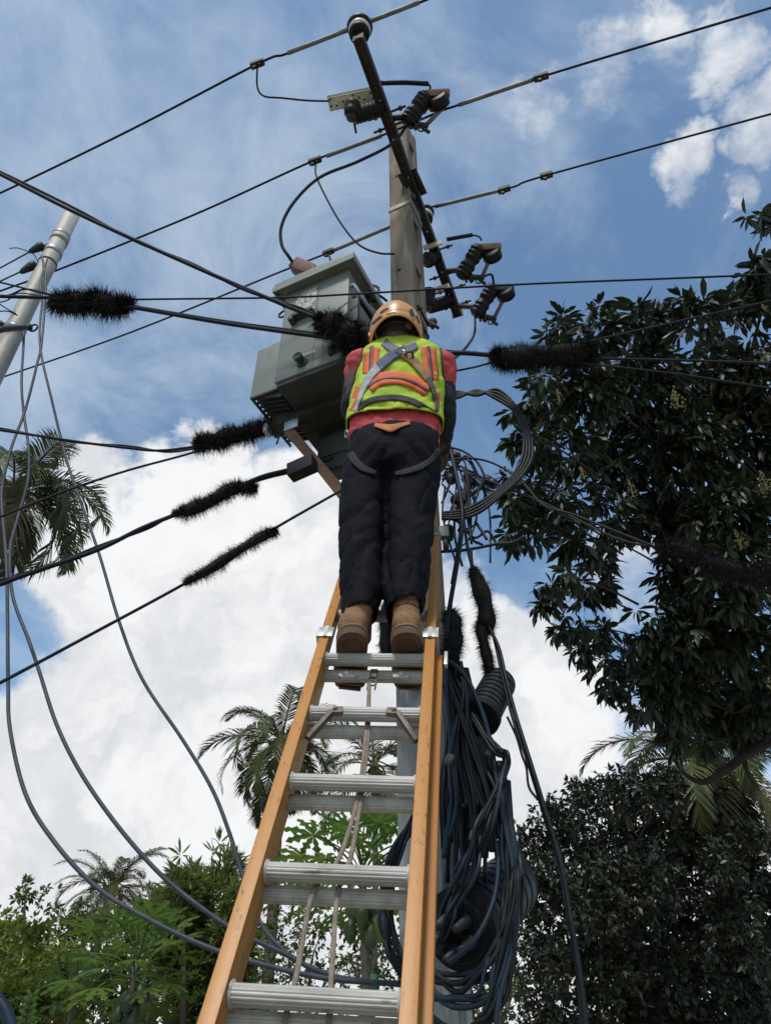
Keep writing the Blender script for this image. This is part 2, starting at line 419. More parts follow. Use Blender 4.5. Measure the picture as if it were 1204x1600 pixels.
# radiator bank on the left side: housing panel, fins, bottom rail
rz0, rz1 = TZ0 + .03, TZ0 + .45
rad = obj('radiator', tbox(-.2, -.002, .06, .075, rz0, rz1, .003), TPAINT, tr, smooth='auto')
for k in range(12):
    y = .085 + k * .034
    poly = [tp(-.195, y, rz0 + .01), tp(-.004, y, rz0 - .05), tp(-.004, y, rz1 + .02), tp(-.195, y, rz1 - .02)]
    obj('fin', prism(poly, TY * .010), TDARK, rad, smooth=False)
obj('bottom_rail', bar(tp(-.197, .06, rz0 + .004), tp(-.197, .5, rz0 + .004), .008, .02), TDARK, rad)
obj('top_header', tbox(-.12, -.003, .085, .47, rz1 + .025, rz1 + .05, .008), TPAINT, rad)
# tank underside; below it an added dark box standing for the platform's dark underside
obj('bottom_rim', tbox(.012, TW - .012, .012, TD - .012, TZ0 - .03, TZ0 - .001), TDARK, tr, smooth=False)
obj('underside_stand_in', tbox(.06, TW + .02, .40, .62, TZ0 - .26, TZ0 - .02, .01), TDARK, tr, smooth='auto')
obj('underside_stand_in_lip', tbox(.1, TW - .02, .41, .44, TZ0 - .36, TZ0 - .24, .005), TDARK, tr, smooth='auto')
# worn plate on the front, made of a paint patch and many scraped flakes
PLATE = mat('scraped_plate', (0.40, 0.38, 0.33), .7, col2=(0.06, 0.055, 0.05), scale=44, mix=(.50, .58), bump=.3, bscale=60, stretch=(1, 1, 1.6))
pc = [(.085, TZ1 - .305), (.228, TZ1 - .305), (.228, TZ1 - .08), (.14, TZ1 - .08), (.10, TZ1 - .10), (.085, TZ1 - .14)]
plate = obj('name_plate', prism([tp(x, -.002, z) for x, z in pc], -TY * .004), PLATE, tr, smooth=False)
obj('plate_shelf', tbox(.085, .225, -.045, -.001, TZ1 - .345, TZ1 - .318, .004), TDARK, tr, smooth='auto')
obj('plate_hook', tbox(.07, .10, -.05, -.001, TZ1 - .375, TZ1 - .345, .004), TDARK, tr, smooth='auto')
obj('side_bracket', tbox(TW - .001, TW + .05, .03, .06, TZ1 - .52, TZ1 - .30, .004), TDARK, tr, smooth='auto')
obj('rating_sticker', tbox(.15, .255, -.0035, -.0005, TZ0 + .125, TZ0 + .152), mat('pale_sticker', (.42, .43, .40), .6, col2=(.25, .26, .24), scale=60), tr, smooth=False)
v0 = tp(.175, 0, TZ0 + .075); vp = obj('drain_valve', lathe(v0 + TY * .002, v0 - TY * .06, [(0, .034), (.2, .034), (.22, .022), (.6, .022), (.62, .027), (1, .027)], 14), TDARK, tr, smooth='auto')
v1 = tp(.365, 0, TZ0 + .07); obj('earth_terminal', join(boxf(v1 - TY * .012, TX * .02, TY * .012, UP * .025), sphere(v1 - TY * .03, .014)), DARKSTEEL, tr)
obj('lifting_lug', tube(torus_path(tp(-.03, .03, TZ1 - .16), TY, .028, 14), .007, 6), TDARK, tr)
# bushing with rusty red cover
REDB = mat('faded_red_rubber', (0.13, 0.042, 0.028), .65, col2=(0.085, 0.028, 0.02), scale=15)
bb = tp(.10, .06, TZ1 + .05); 
bu = obj('bushing', lathe(bb - UP * .01, bb + UP * .15, [(0, .05), (.2, .05), (.22, .062), (.34, .045), (.4, .06), (.52, .042), (.6, .055), (.72, .038), (1, .035)], 16), mat('brown_porcelain', (.06, .03, .022), .25), tr)
bt = bb + UP * .16 + TX * .02; be = bt - TX * .11 + UP * .13 - TY * .03
obj('bushing_cover', join(bar(bt - UP * .0 + TX * .02, be, .09, .085, TY, .012), bar(bt + TX * .05 - UP * .02, bt - UP * .01 - TX * .02, .08, .09, UP, .01)), REDB, bu, smooth='auto')
BUSH_TOP = be
bb2 = tp(.33, .27, TZ1 + .055)
obj('bushing', lathe(bb2, bb2 + UP * .1, [(0, .05), (.3, .06), (.5, .045), (.6, .055), (1, .03)], 14), MATS['brown_porcelain'], tr)

# hoses and leads on the flank towards the pole
HOSE = mat('pale_grey_hose', (.20, .205, .21), .55, col2=(.13, .135, .14), scale=14)
def flank(track, r, label, m): o = obj('cable', tube(spline([Pd(*q) for q in track], 8), r, 7), m); tag(o, label, 'cable', 'leads on the transformer flank')
flank([(548, 448, 2.55), (553, 446, 2.54), (562, 460, 2.55), (575, 480, 2.6), (590, 500, 2.7), (612, 520, 2.85)], .012, 'pale grey lead leaving the transformer flank nearest the lid', HOSE)
flank([(553, 464, 2.56), (560, 468, 2.56), (572, 484, 2.62), (584, 502, 2.7), (605, 520, 2.85)], .012, 'black lead just below the pale grey one on the transformer flank', WIRE)
flank([(570, 448, 2.7), (580, 446, 2.72), (590, 449, 2.76), (590, 458, 2.78), (582, 462, 2.78), (577, 474, 2.76), (586, 488, 2.76), (600, 494, 2.82)], .010, 'pale looped lead between transformer and pole', HOSE)
flank([(566, 464, 2.72), (580, 463, 2.75), (592, 462, 2.8), (604, 470, 2.86)], .009, 'black bowed lead between transformer and pole', WIRE)
flank([(566, 472, 2.7), (578, 470, 2.74), (590, 473, 2.8), (598, 484, 2.84), (606, 500, 2.86)], .008, 'lowest black lead curling down behind the helmet', WIRE)
# platform of channel beams and the rust brown brace
RUSTWOOD = mat('rusty_brown_channel', (0.17, 0.075, 0.035), .75, col2=(0.085, 0.042, 0.025), scale=10, bump=.4, bscale=50, col3=(.26, .15, .09), s3=22, m3=(.6, .75))
pf = empty('transformer_platform', tp(.2, .2, TZ0 - .1), 'dark steel platform with rusty diagonal brace carrying the transformer', 'platform')
for y in (.30, .38, .46, .54):
    a = tp(.0, y, TZ0 - .06); b = tp(TW + .10, y, TZ0 - .06)
    obj('channel_beam', join(bar(a, b, .05, .05), bar(a - UP * .03, b - UP * .03, .075, .012)), DARKSTEEL, pf, smooth=False)
ma = Pd(425, 668, 3.02); mb = ma + LD * .80
obj('main_beam', join(bar(ma, mb, .085, .07), bar(ma - UP * .04, mb - UP * .04, .1, .012)), DARKSTEEL, pf, smooth=False)
br0 = Pd(452, 674, 2.93); br1 = Pd(545, 782, 2.93)
obj('brace', join(bar(br0, br1, .055, .04, TY), ), RUSTWOOD, pf, smooth=False)
obj('brace', bar(br0 + TY * .14 + UP * .01, br1 + TY * .1 - UP * .02, .05, .07, TY), mat('dusty_channel', (.11, .095, .08), .8, col2=(.07, .06, .05)), pf, smooth=False)
c = Pd(455, 663, 2.9); obj('bracket_plate', boxf(c, LD * .045, AD * .004 + UP * .0, UP * .035, .004), STEEL, pf, smooth='auto')
c = Pd(418, 672, 2.98); obj('beam_clip', boxf(c, LD * .014, AD * .03, UP * .03, .005), STEEL, pf, smooth='auto')
c = Pd(472, 731, 2.9)
obj('cable_cleat', bar(c - LD * .075 - UP * .01, c + LD * .075 + UP * .01, .07, .09, UP, .006), mat('grey_black_plastic', (.010, .010, .011), .6, spec=.2), pf, smooth='auto')
obj('hanging_pin', bar(Pd(437, 680, 2.95), Pd(432, 694, 2.95), .008, .008), DARKSTEEL, pf)

# ------------------------------------------------------------------ crossarm and what it carries
ARM_H = 5.55
A0 = Ph(559, 56, ARM_H); A1 = Ph(714, 489, ARM_H)
ad = (A1 - A0).normalized(); aside = ad.cross(UP).normalized()
arm = empty('crossarm', (A0 + A1) / 2, 'long dark steel crossarm bolted across the top of the concrete pole', 'crossarm')
obj('channel', join(bar(A0, A1, .075, .07, UP, .004), bar(A0 - UP * .036 + aside * .03, A1 - UP * .036 + aside * .03, .014, .04), bar(A0 - UP * .036 - aside * .03, A1 - UP * .036 - aside * .03, .014, .04)), DARKSTEEL, arm, smooth='auto')
obj('end_plate', boxf(A1 + ad * .004, ad * .006, aside * .05, UP * .05), DARKSTEEL, arm, smooth=False)
for t in (.18, .3, .43, .5, .56, .63, .7, .8, .9):
    p = A0.lerp(A1, t) - UP * .037 + aside * random.uniform(-.012, .012); obj('rivet', sphere(p, .012, 8, 6, (1, 1, .5)), STEEL, arm)
def arm_t(px, py):
    best = min(range(201), key=lambda k: (lambda q: abs(q[1] - py))(proj(A0.lerp(A1, k / 200)))); return A0.lerp(A1, best / 200)
def proj(P):
    d = Vector(P) - CAM; z = d.y * CP + d.z * SP; v = d.z * CP - d.y * SP
    return 602 + F * d.x / z, 800 - F * v / z, z
# bent strap fixing the arm to the pole
p = arm_t(640, 268)
obj('pole_strap', join(bar(p - aside * .05, p - aside * .05 + UP * .02 + AD * .22, .05, .012), bar(p + aside * .05, p + aside * .05 + AD * .22, .05, .012)), DARKSTEEL, arm)
for (px, py) in ((612, 178), (616, 197), (676, 392), (690, 430), (695, 452), (708, 478)):
    p = arm_t(px, py); a = p - aside * .13; b = p + aside * .15
    obj('through_bolt', join(tube([a, b], .009, 7), lathe(b - aside * .05, b - aside * .03, [(0, .018), (1, .018)], 6), lathe(a + aside * .04, a + aside * .06, [(0, .018), (1, .018)], 6)), DARKSTEEL, arm)

PORC = mat('black_glazed_porcelain', (0.006, 0.005, 0.005), .5, col2=(.013, .011, .010), scale=12, spec=.25)
WHITEP = mat('pale_grey_glaze', (0.5, 0.5, 0.49), .3)
def pin_insulator(base, label, s=1.0):
    t = empty('pin_insulator', base, label, 'insulator', 'pin insulators on the crossarm')
    obj('pin', lathe(base - UP * .02, base + UP * .08 * s, [(0, .016), (1, .016)], 10), DARKSTEEL, t)
    b = base + UP * .04 * s
    obj('lower_shed', lathe(b, b + UP * .05 * s, [(0, .045 * s), (.15, .066 * s), (.6, .068 * s), (1, .05 * s)], 22), PORC, t)
    b2 = b + UP * .05 * s
    obj('white_collar', lathe(b2 - UP * .004, b2 + UP * .05 * s, [(0, .066 * s), (.5, .072 * s), (1, .066 * s)], 22), WHITEP, t)
    b3 = b2 + UP * .045 * s
    obj('upper_shed', lathe(b3, b3 + UP * .085 * s, [(0, .05 * s), (.12, .08 * s), (.4, .085 * s), (.75, .06 * s), (.8, .045 * s), (.9, .05 * s), (1, .03 * s)], 22), PORC, t)
    obj('tie_cap', lathe(b3 + UP * .08 * s, b3 + UP * .11 * s, [(0, .035 * s), (.6, .035 * s), (1, .02 * s)], 16), WHITEP, t)
    return b3 + UP * .1 * s
I1 = pin_insulator(A0 + UP * .035 + ad * .02, 'black two shed pin insulator on the upper tip of the crossarm', 1.05)
p = arm_t(672, 352); I3 = pin_insulator(p + UP * .035 + aside * .0, 'black pin insulator with white collar midway down the crossarm, beside the pole', .9)

# the three high voltage wires
def wire(name, pts, r, label, cat='wire', group=None, m=WIRE, per=10, sides=7):
    o = obj(name, tube(spline(pts, per), r, sides), m); tag(o, label, cat, group); return o
HVG = 'high voltage lines over the crossarm'
def hv(pts, rods, clamps, label):
    o = wire('overhead_wire', pts, .0085, label, 'wire', HVG)
    sp = spline(pts, 10)
    for (a, b) in rods: obj('armor_rod', tube([a.lerp(b, k / 6) for k in range(7)], .0155, 9), ARMOR, o)
    for (p, dirn) in clamps:
        d = Vector(dirn).normalized()
        obj('wire_clamp', join(bar(p - d * .05, p + d * .05, .045, .04, UP, .005), bar(p - d * .03 - UP * .01, p - d * .01 - UP * .055, .02, .02), lathe(p + d * .02 - UP * .04, p + d * .02 + UP * .04, [(0, .012), (1, .012)], 7)), DARKSTEEL, o, smooth='auto')
    return o
def hp(px, py, h=None): return Ph(px, py, (I1.z - CZ) if h is None else h)
hh = I1.z - CZ
w1 = [hp(-160, 374, hh - .02), hp(0, 302, hh - .06), hp(200, 205, hh - .06), hp(402, 100, hh - .02), hp(450, 83), I1 - UP * .0, hp(665, 0), hp(900, -100)]
dirw = (w1[5] - w1[3])
hv(w1, [(w1[4], w1[6].lerp(w1[5], .1))], [(w1[3], dirw)], 'topmost overhead wire, resting on the insulator at the upper tip of the crossarm')
h2 = ARM_H + .1
w2 = [hp(-160, 513, h2 - .08), hp(0, 455, h2 - .1), hp(85, 424, h2 - .1), hp(300, 337, h2 - .08), hp(490, 251, h2), hp(606, 208, h2), hp(690, 173, h2), hp(716, 164, h2), hp(842, 121, h2), hp(1204, 12, h2), hp(1400, -46, h2)]
hv(w2, [(hp(510, 244, h2), hp(596, 212, h2)), (w2[7], hp(835, 123.5, h2))], [(hp(492, 251, h2), w2[5] - w2[4]), (hp(845, 120, h2), w2[9] - w2[8])], 'middle overhead wire of three, running behind the top of the concrete pole')
h3 = I3.z - CZ
w3 = [hp(-160, 645, h3 - .06), hp(0, 591, h3 - .08), hp(200, 521, h3 - .08), hp(440, 424, h3 - .03), hp(530, 388, h3), hp(612, 353, h3 - .0), I3, hp(795, 294, h3), hp(853, 274, h3), hp(1204, 178, h3), hp(1400, 124, h3)]
hv(w3, [(hp(520, 392, h3), hp(612, 353, h3)), (I3.lerp(w3[7], .12), w3[7])], [(hp(853, 274, h3), w3[9] - w3[8]), (hp(513, 394, h3), w3[5] - w3[4]), (hp(787, 296, h3), w3[8] - w3[7])], 'lowest of the three overhead wires on the crossarm, crossing behind the pole at its side')

# fuse cutouts hung off the right side of the arm
COVER_BEIGE = mat('sun_faded_beige_cover', (0.26, 0.19, 0.11), .6, col2=(0.17, 0.12, 0.075), scale=11)
COVER_RED = mat('faded_pink_cover', (0.26, 0.14, 0.11), .6, col2=(0.17, 0.085, 0.07), scale=11)
COVER_GREY = mat('grey_cutout_cover', (0.13, 0.15, 0.17), .6, col2=(0.08, 0.09, 0.10), scale=11)
TUBE_GREY = mat('grey_fuse_tube', (0.13, 0.11, 0.10), .5)
def cutout(z, top, bot, cov0, cov1, cov2, tb0, tb1, armp, mcov, label):
    P_ = lambda q, dz=0: Pz(q[0], q[1], z + dz)
    a, b = P_(bot), P_(top)
    t = empty('fuse_cutout', a, label, 'fuse cutout', 'fuse cutouts along the crossarm')
    prof = [(0, .04)]
    for k in range(7): s = .06 + k * .125; prof += [(s, .060), (s + .02, .066 if k not in (3,) else .055), (s + .07, .066 if k != 3 else .052), (s + .09, .058)]
    prof += [(.97, .05), (1, .03)]
    obj('insulator', lathe(a, b, prof, 18), PORC, t)
    obj('top_cover', join(bar(P_(cov0), P_(cov1), .095, .05, b - a, .014), bar(P_(top), P_(cov0).lerp(P_(cov1), .15), .07, .06, b - a, .012)), mcov, t, smooth='auto')
    c = P_(cov2); obj('arc_hood', lathe(c - ad * .045, c + ad * .045, [(0, .06), (.1, .08), (.9, .08), (1, .06)], 18), PORC, t)
    obj('fuse_tube', tube([P_(tb0), P_(tb1)], .016, 10), TUBE_GREY, t)
    e = P_(tb1)
    hg = join(bar(a + (b - a) * .04, e, .035, .03), sphere(e, .026, 8, 6), bar(e + Vector((-.02, 0, -.03)), e + Vector((.03, .02, -.06)), .02, .02), bar(a.lerp(e, .5) - UP * .05, a.lerp(e, .5) + UP * .04, .03, .03), tube(torus_path(e - UP * .05 + Vector((-.03, 0, 0)), (0, 1, .3), .022, 12), .006, 5), bar(a.lerp(e, .25) - UP * .06, a.lerp(e, .3) + UP * .03, .016, .02))
    obj('hinge', hg, DARKSTEEL, t)
    m = a.lerp(b, .28)
    obj('mounting_bracket', bar(m, Vector(armp), .035, .03), DARKSTEEL, t)
    return a, b
c1 = cutout(5.35, (668, 148), (634, 194), (664, 150), (702, 148), (684, 158), (692, 168), (664, 197), arm_t(612, 185), COVER_RED, 'topmost fuse cutout, with a faded pink cover, above the pole top')
c2 = cutout(6.10, (750, 384), (719, 434), (746, 388), (782, 386), (768, 398), (767, 400), (752, 434), arm_t(694, 424), COVER_BEIGE, 'middle fuse cutout, with a beige cover, right of the pole')
c3 = cutout(6.30, (772, 446), (742, 494), (768, 450), (802, 450), (789, 458), (788, 464), (771, 498), arm_t(710, 478), COVER_GREY, 'lowest fuse cutout, with a grey cover, at the lower end of the crossarm')

# surge arresters on the left side of the arm
BEIGEP = mat('beige_painted_bracket', (0.42, 0.36, 0.25), .65, col2=(0.30, 0.25, 0.17), scale=14)
def arrester(z, bend, head, armpx, label, shed=True):
    a = Pz(*bend, z); h = Pz(*head, z); e = arm_t(*armpx)
    t = empty('surge_arrester', a, label, 'surge arrester', 'surge arresters along the crossarm')
    obj('housing', lathe(h, a, [(0, .035), (.05, .05), (.3, .055), (.5, .05), (.52, .058), (.9, .052), (1, .03)], 16), PORC, t)
    n = 7; prof = [(0, .03)]
    for k in range(n): s = .08 + k * .12; prof += [(s, .036), (s + .03, .06), (s + .045, .058), (s + .07, .036)]
    prof.append((1, .036))
    obj('sheds', lathe(a, e, prof, 16), PORC, t)
    obj('end_fitting', sphere(a, .04, 10, 8), DARKSTEEL, t)
    return t
t = arrester(5.12, (549, 182), (551, 158), (600, 168), 'topmost surge arrester, elbow shaped, under the beige strip')
obj('lead', tube(spline([Pz(549, 184, 5.3), Pz(553, 192, 5.3), Pz(556, 208, 5.3)], 5), .008, 6), WIRE, t)
t = arrester(6.15, (668, 480), (671, 450), (706, 470), 'lowest surge arrester, elbow shaped, right behind the helmet')
t = arrester(5.95, (667, 408), (672, 398), (684, 399), 'small black surge arrester tucked between pole and crossarm')
# beige strip at the top left, and the lesser ones
s0 = Pz(513, 162, 5.25); s1 = Pz(590, 146, 5.25)
bs = empty('insulating_strip', s0.lerp(s1, .5), 'beige perforated insulating strip sticking out left from the crossarm', 'bracket', 'insulating strips')
su = (Pz(513, 150, 5.25) - Pz(515, 172, 5.25)).normalized()
obj('strip', bar(s0, s1, .012, .11, su, .003), BEIGEP, bs, smooth='auto')
obj('folded_edge', bar(s0 + su * .052 + Vector((0, .03, 0)), s1 + su * .052 + Vector((0, .03, 0)), .06, .01, su), BEIGEP, bs)
nrm = (s1 - s0).cross(su).normalized(); nrm = nrm if nrm.dot(CAM - s0) > 0 else -nrm
for (fx, fy) in ((.05, -.25), (.16, -.3), (.3, -.1), (.05, .25), (.5, .2), (.62, -.05), (.72, -.25), (.85, .1), (.9, -.3)):
    c = s0.lerp(s1, fx) + su * .1 * fy; obj('slot_hole', lathe(c + nrm * .0065, c + nrm * .0075, [(0, .008), (1, .008)], 8), HOLE, bs)
for (a, b, z, nm) in (((661, 388), (690, 378), 6.0, 'short beige insulating strip beside the pole, at the middle fuse'), ((670, 455), (702, 446), 6.2, 'short beige insulating strip between pole and lowest fuse')):
    o = obj('insulating_strip', bar(Pz(*a, z), Pz(*b, z), .012, .06, UP, .003), BEIGEP, smooth='auto'); tag(o, nm, 'bracket', 'insulating strips')
# covered jumper bars
o = obj('jumper_bar', tube(spline([Pz(594, 130, 5.28), Pz(632, 129, 5.3), Pz(669, 131, 5.32)], 4), .017, 9), CABLE); tag(o, 'stiff black jumper bar above the topmost fuse cutout', 'cable', 'fuse jumpers')
obj('tail', tube(spline([Pz(668, 131, 5.32), Pz(672, 136, 5.33), Pz(669, 146, 5.34)], 4), .007, 6), WIRE, o)
o = obj('jumper_bar', tube(spline([Pz(698, 374, 6.05), Pz(720, 370, 6.07), Pz(737, 367, 6.09)], 4), .017, 9), CABLE); tag(o, 'stiff black jumper bar above the beige fuse cutout', 'cable', 'fuse jumpers')
obj('tail', tube(spline([Pz(736, 367, 6.09), Pz(748, 370, 6.1), Pz(752, 376, 6.1)], 4), .007, 6), WIRE, o)
o = wire('jumper_wire', [Pz(752, 436, 6.15), Pz(760, 430, 6.18), Pz(768, 430, 6.22), Pz(771, 444, 6.28)], .010, 'short looped jumper between the beige and grey fuse cutouts', 'cable', 'fuse jumpers')
# ------------------------------------------------------------------ jumpers and lower wires
wire('jumper_wire', [Pz(402, 103, 5.4), Pz(402, 135, 5.38), Pz(412, 150, 5.36), Pz(440, 153, 5.33), Pz(480, 157, 5.28), Pz(514, 158, 5.24)], .007, 'thin jumper hanging from the topmost wire to the beige strip', 'cable', 'jumper leads')
wire('jumper_wire', [hp(493, 256, h2 - .02), Pz(494, 275, 5.45), Pz(510, 310, 5.3), Pz(533, 350, 5.15), Pz(560, 382, 5.0), Pz(590, 395, 4.95), Pz(616, 397, 5.0)], .007, 'thin jumper drooping from the middle wire to the pole', 'cable', 'jumper leads')
wire('jumper_wire', [Pz(634, 198, 5.35), Pz(612, 225, 5.28), Pz(560, 252, 5.15), Pz(500, 277, 5.05), Pz(460, 315, 4.95), Pz(440, 352, 4.88), Pz(440, 382, 4.82), Pz(452, 402, 4.78), BUSH_TOP], .011, 'thick black jumper looping from the top fuse down to the red bushing', 'cable', 'jumper leads')
wire('jumper_wire', [hp(514, 398, h3 - .02), Pz(516, 406, 5.1), Pz(521, 416, 5.0), Pz(530, 428, 4.95), bb2 + UP * .1], .008, 'short lead dropping from the lowest wire behind the transformer lid', 'cable', 'jumper leads')
wire('jumper_wire', [c3[0], Pz(741, 520, 6.0), Pz(730, 540, 5.4), Pz(712, 558, 4.6), Pz(690, 572, 3.9)], .010, 'black lead dropping from the grey fuse cutout towards the worker', 'cable', 'jumper leads')

# bristle covered sections: a lumpy core and thousands of real bristles
def bristle_guard(track, rpx, label, n=2200, lump=.25, seed=0, core=.45):
    rs = np.random.default_rng(100 + seed)
    P = spline([Pd(*t) for t in track], 10)
    zmid = proj(P[len(P) // 2])[2]; rad = rpx * 1.2 / F * zmid; n = int(n * 2.1)
    fr = frames(P); S = np.array([list(p) for p in P]); Nn = np.array([list(f[1]) for f in fr]); B = np.array([list(f[2]) for f in fr]); T = np.array([list(f[0]) for f in fr])
    m = len(P)
    t = rs.random(n) * (m - 1); i0 = np.minimum(t.astype(int), m - 2); fr_ = (t - i0)[:, None]
    c = S[i0] * (1 - fr_) + S[i0 + 1] * fr_
    a = rs.random(n) * 2 * math.pi
    rdir = Nn[i0] * np.cos(a)[:, None] + B[i0] * np.sin(a)[:, None]
    d = rdir + T[i0] * rs.normal(0, .35, n)[:, None] + rs.normal(0, .18, (n, 3)); d /= np.linalg.norm(d, axis=1)[:, None]
    ph = rs.random(3) * 6
    lum = 1 + lump * np.sin(t / (m - 1) * 17 + ph[0] + 1.3 * np.sin(a + ph[1])) + lump * .6 * np.sin(t / (m - 1) * 41 + ph[2])
    ends = np.minimum(1, .55 + 5 * np.minimum(t, m - 1 - t) / (m - 1))
    ln = rad * lum * ends * (0.42 + .62 * rs.random(n) ** .8)
    side = np.cross(d, rs.normal(0, 1, (n, 3))); side /= np.linalg.norm(side, axis=1)[:, None]
    w = rad * .018
    droop = np.zeros((n, 3)); droop[:, :] = rs.normal(0, .10, (n, 3)) * ln[:, None]; droop[:, 2] -= .12 * ln
    v = np.empty((n, 5, 3)); v[:, 0] = c - side * w; v[:, 1] = c + side * w
    mid = c + d * (ln * .6)[:, None]
    v[:, 2] = mid + side * w * .7; v[:, 3] = mid - side * w * .7; v[:, 4] = c + d * ln[:, None] + droop
    base = (np.arange(n) * 5)[:, None]
    tris = np.concatenate([base + np.array([[0, 1, 2]]), base + np.array([[0, 2, 3]]), base + np.array([[3, 2, 4]])])
    cv, cf = tube(P, [rad * core * (1 + lump * .8 * math.sin(k / m * 17 + ph[0])) * min(1, .4 + 4 * min(k, m - 1 - k) / m) for k in range(m)], 9)
    cf3 = []
    for q in cf:
        for k in range(1, len(q) - 1): cf3.append([q[0], q[k], q[k + 1]])
    V = np.concatenate([v.reshape(-1, 3), np.array([list(x) for x in cv])]); Fc = np.concatenate([tris, np.array(cf3) + n * 5])
    o = obj('bristle_guard', (V, Fc), BRISTLE, smooth=False); tag(o, label, 'cable cover', 'bristly black covers on the cables'); return o

LVG = 'low voltage cables'
def lv(track, r, label, group=LVG, m=WIRE, name='cable', cat='cable', per=10): return wire(name, [Pd(*t) for t in track], r, label, cat, group, m, per)
# horizontal pair at the left, through the first guard, on across the frame
lv([(-80, 425, 2.75), (0, 441, 2.75), (85, 462, 2.75), (150, 470, 2.72), (210, 468, 2.68), (435, 465, 2.55), (560, 459, 2.5), (800, 445, 2.45), (1000, 437, 2.4), (1204, 429, 2.35), (1300, 426, 2.3)], .0062, 'thin straight cable crossing the whole view just above the orange helmet')
lv([(-80, 458, 2.75), (0, 463, 2.75), (85, 466, 2.75), (150, 474, 2.72), (210, 481, 2.68), (350, 505, 2.6), (500, 526, 2.5), (540, 530, 2.48)], .012, 'double black cable from the left bristle cover to the one beside the helmet')
lv([(150, 472, 2.74), (210, 479, 2.7), (350, 502, 2.62), (500, 522, 2.52)], .009, 'second strand beside the double black cable left of the transformer')
lv([(-80, 440, 3.0), (0, 462, 2.9), (40, 452, 2.8), (80, 460, 2.76)], .006, 'short crossed strand at the left edge, joining the bristle cover')
lv([(-60, 245, 2.3), (0, 272, 2.35), (120, 333, 2.4), (300, 415, 2.45), (440, 475, 2.48), (500, 499, 2.48)], .012, 'thick twisted cable slanting down from the upper left to the helmet')
lv([(-60, 241, 2.32), (0, 268, 2.37), (120, 327, 2.42), (210, 376, 2.45), (300, 412, 2.46), (380, 452, 2.47), (470, 482, 2.49), (500, 497, 2.5)], .009, 'second strand twisted round the thick slanting cable')
bristle_guard([(80, 470, 2.74), (110, 474, 2.73), (140, 470, 2.72), (170, 476, 2.71), (208, 477, 2.7)], 25, 'bristle cover in front of the metal pole at the left', 3200, .22, 1)
bristle_guard([(494, 505, 2.48), (515, 507, 2.47), (535, 512, 2.46), (550, 528, 2.45), (545, 545, 2.46)], 26, 'bristle cover hiding the transformer front beside the helmet', 2800, .22, 2, .55)
bristle_guard([(535, 520, 2.5), (555, 530, 2.45), (572, 532, 2.42), (560, 545, 2.45)], 27, 'bristle cover right against the worker\'s left shoulder', 2600, .2, 3, .6)
lv([(560, 535, 2.45), (620, 545, 2.5), (690, 548, 2.5), (770, 553, 2.48), (850, 556, 2.46), (930, 560, 2.44), (1060, 563, 2.4), (1204, 568, 2.35), (1320, 572, 2.3)], .007, 'cable running right from the worker through the right bristle cover')
lv([(690, 552, 2.5), (730, 552, 2.49), (775, 556, 2.48)], .013, 'thick black stub between worker and right bristle cover')
lv([(690, 584, 2.6), (740, 574, 2.52), (775, 566, 2.48), (850, 562, 2.46), (930, 570, 2.44), (1060, 585, 2.4), (1204, 607, 2.35), (1320, 625, 2.3)], .0055, 'lowest of three thin cables crossing the mango crown')
lv([(900, 540, 2.45), (930, 531, 2.44), (1060, 502, 2.4), (1204, 470, 2.35), (1320, 445, 2.3)], .0055, 'uppermost of three thin cables crossing the mango crown')
bristle_guard([(768, 557, 2.48), (800, 560, 2.47), (850, 556, 2.46), (900, 553, 2.45), (932, 552, 2.44)], 25, 'long bristle cover in front of the mango tree, right of the worker', 4200, .1, 4, .55)
# lower left group
lv([(-60, 665, 2.9), (0, 672, 2.9), (120, 690, 2.9), (200, 700, 2.9), (250, 704, 2.92), (305, 698, 2.95)], .0075, 'sagging cable entering the upper bristle cover below the transformer')
lv([(-60, 662, 2.92), (0, 669, 2.92), (110, 690, 2.92), (200, 697, 2.92), (260, 706, 2.93), (305, 701, 2.95)], .0062, 'strand lying along the sagging cable at the left palm')
lv([(-60, 831, 2.7), (0, 808, 2.75), (100, 768, 2.8), (200, 735, 2.87), (305, 706, 2.95), (380, 678, 3.0), (440, 662, 3.0)], .0065, 'straight cable rising from the left palm to the upper bristle cover')
bristle_guard([(304, 696, 2.95), (330, 690, 2.97), (360, 682, 2.98), (390, 674, 3.0), (440, 662, 3.0)], 21, 'bristle cover at the end of the transformer beam', 3000, .2, 5)
lv([(-60, 931, 2.7), (0, 913, 2.72), (40, 898, 2.74), (150, 860, 2.78), (220, 826, 2.82), (272, 805, 2.85), (340, 780, 2.88), (400, 748, 2.9), (450, 734, 2.92), (520, 716, 2.95)], .011, 'thick cable from the lower left through the middle bristle cover')
lv([(-60, 925, 2.72), (0, 907, 2.74), (60, 893, 2.76), (150, 855, 2.8), (230, 826, 2.84), (272, 803, 2.87), (340, 776, 2.9), (400, 752, 2.92), (450, 739, 2.94), (500, 730, 2.95)], .0075, 'thinner strand along the thick cable of the middle bristle cover')
bristle_guard([(271, 803, 2.85), (300, 795, 2.86), (330, 783, 2.87), (355, 767, 2.88), (380, 761, 2.89), (401, 764, 2.9)], 17, 'middle bristle cover left of the worker', 3000, .18, 6)
lv([(-60, 1095, 2.5), (0, 1067, 2.55), (150, 987, 2.65), (290, 911, 2.73), (360, 867, 2.76), (435, 822, 2.8), (530, 768, 2.88), (600, 730, 2.95)], .007, 'straight lowest cable rising to the brace behind the worker')
bristle_guard([(288, 912, 2.73), (330, 888, 2.75), (370, 862, 2.77), (410, 838, 2.79), (434, 829, 2.8)], 15, 'lowest and thinnest bristle cover left of the worker', 2300, .16, 7, .4)
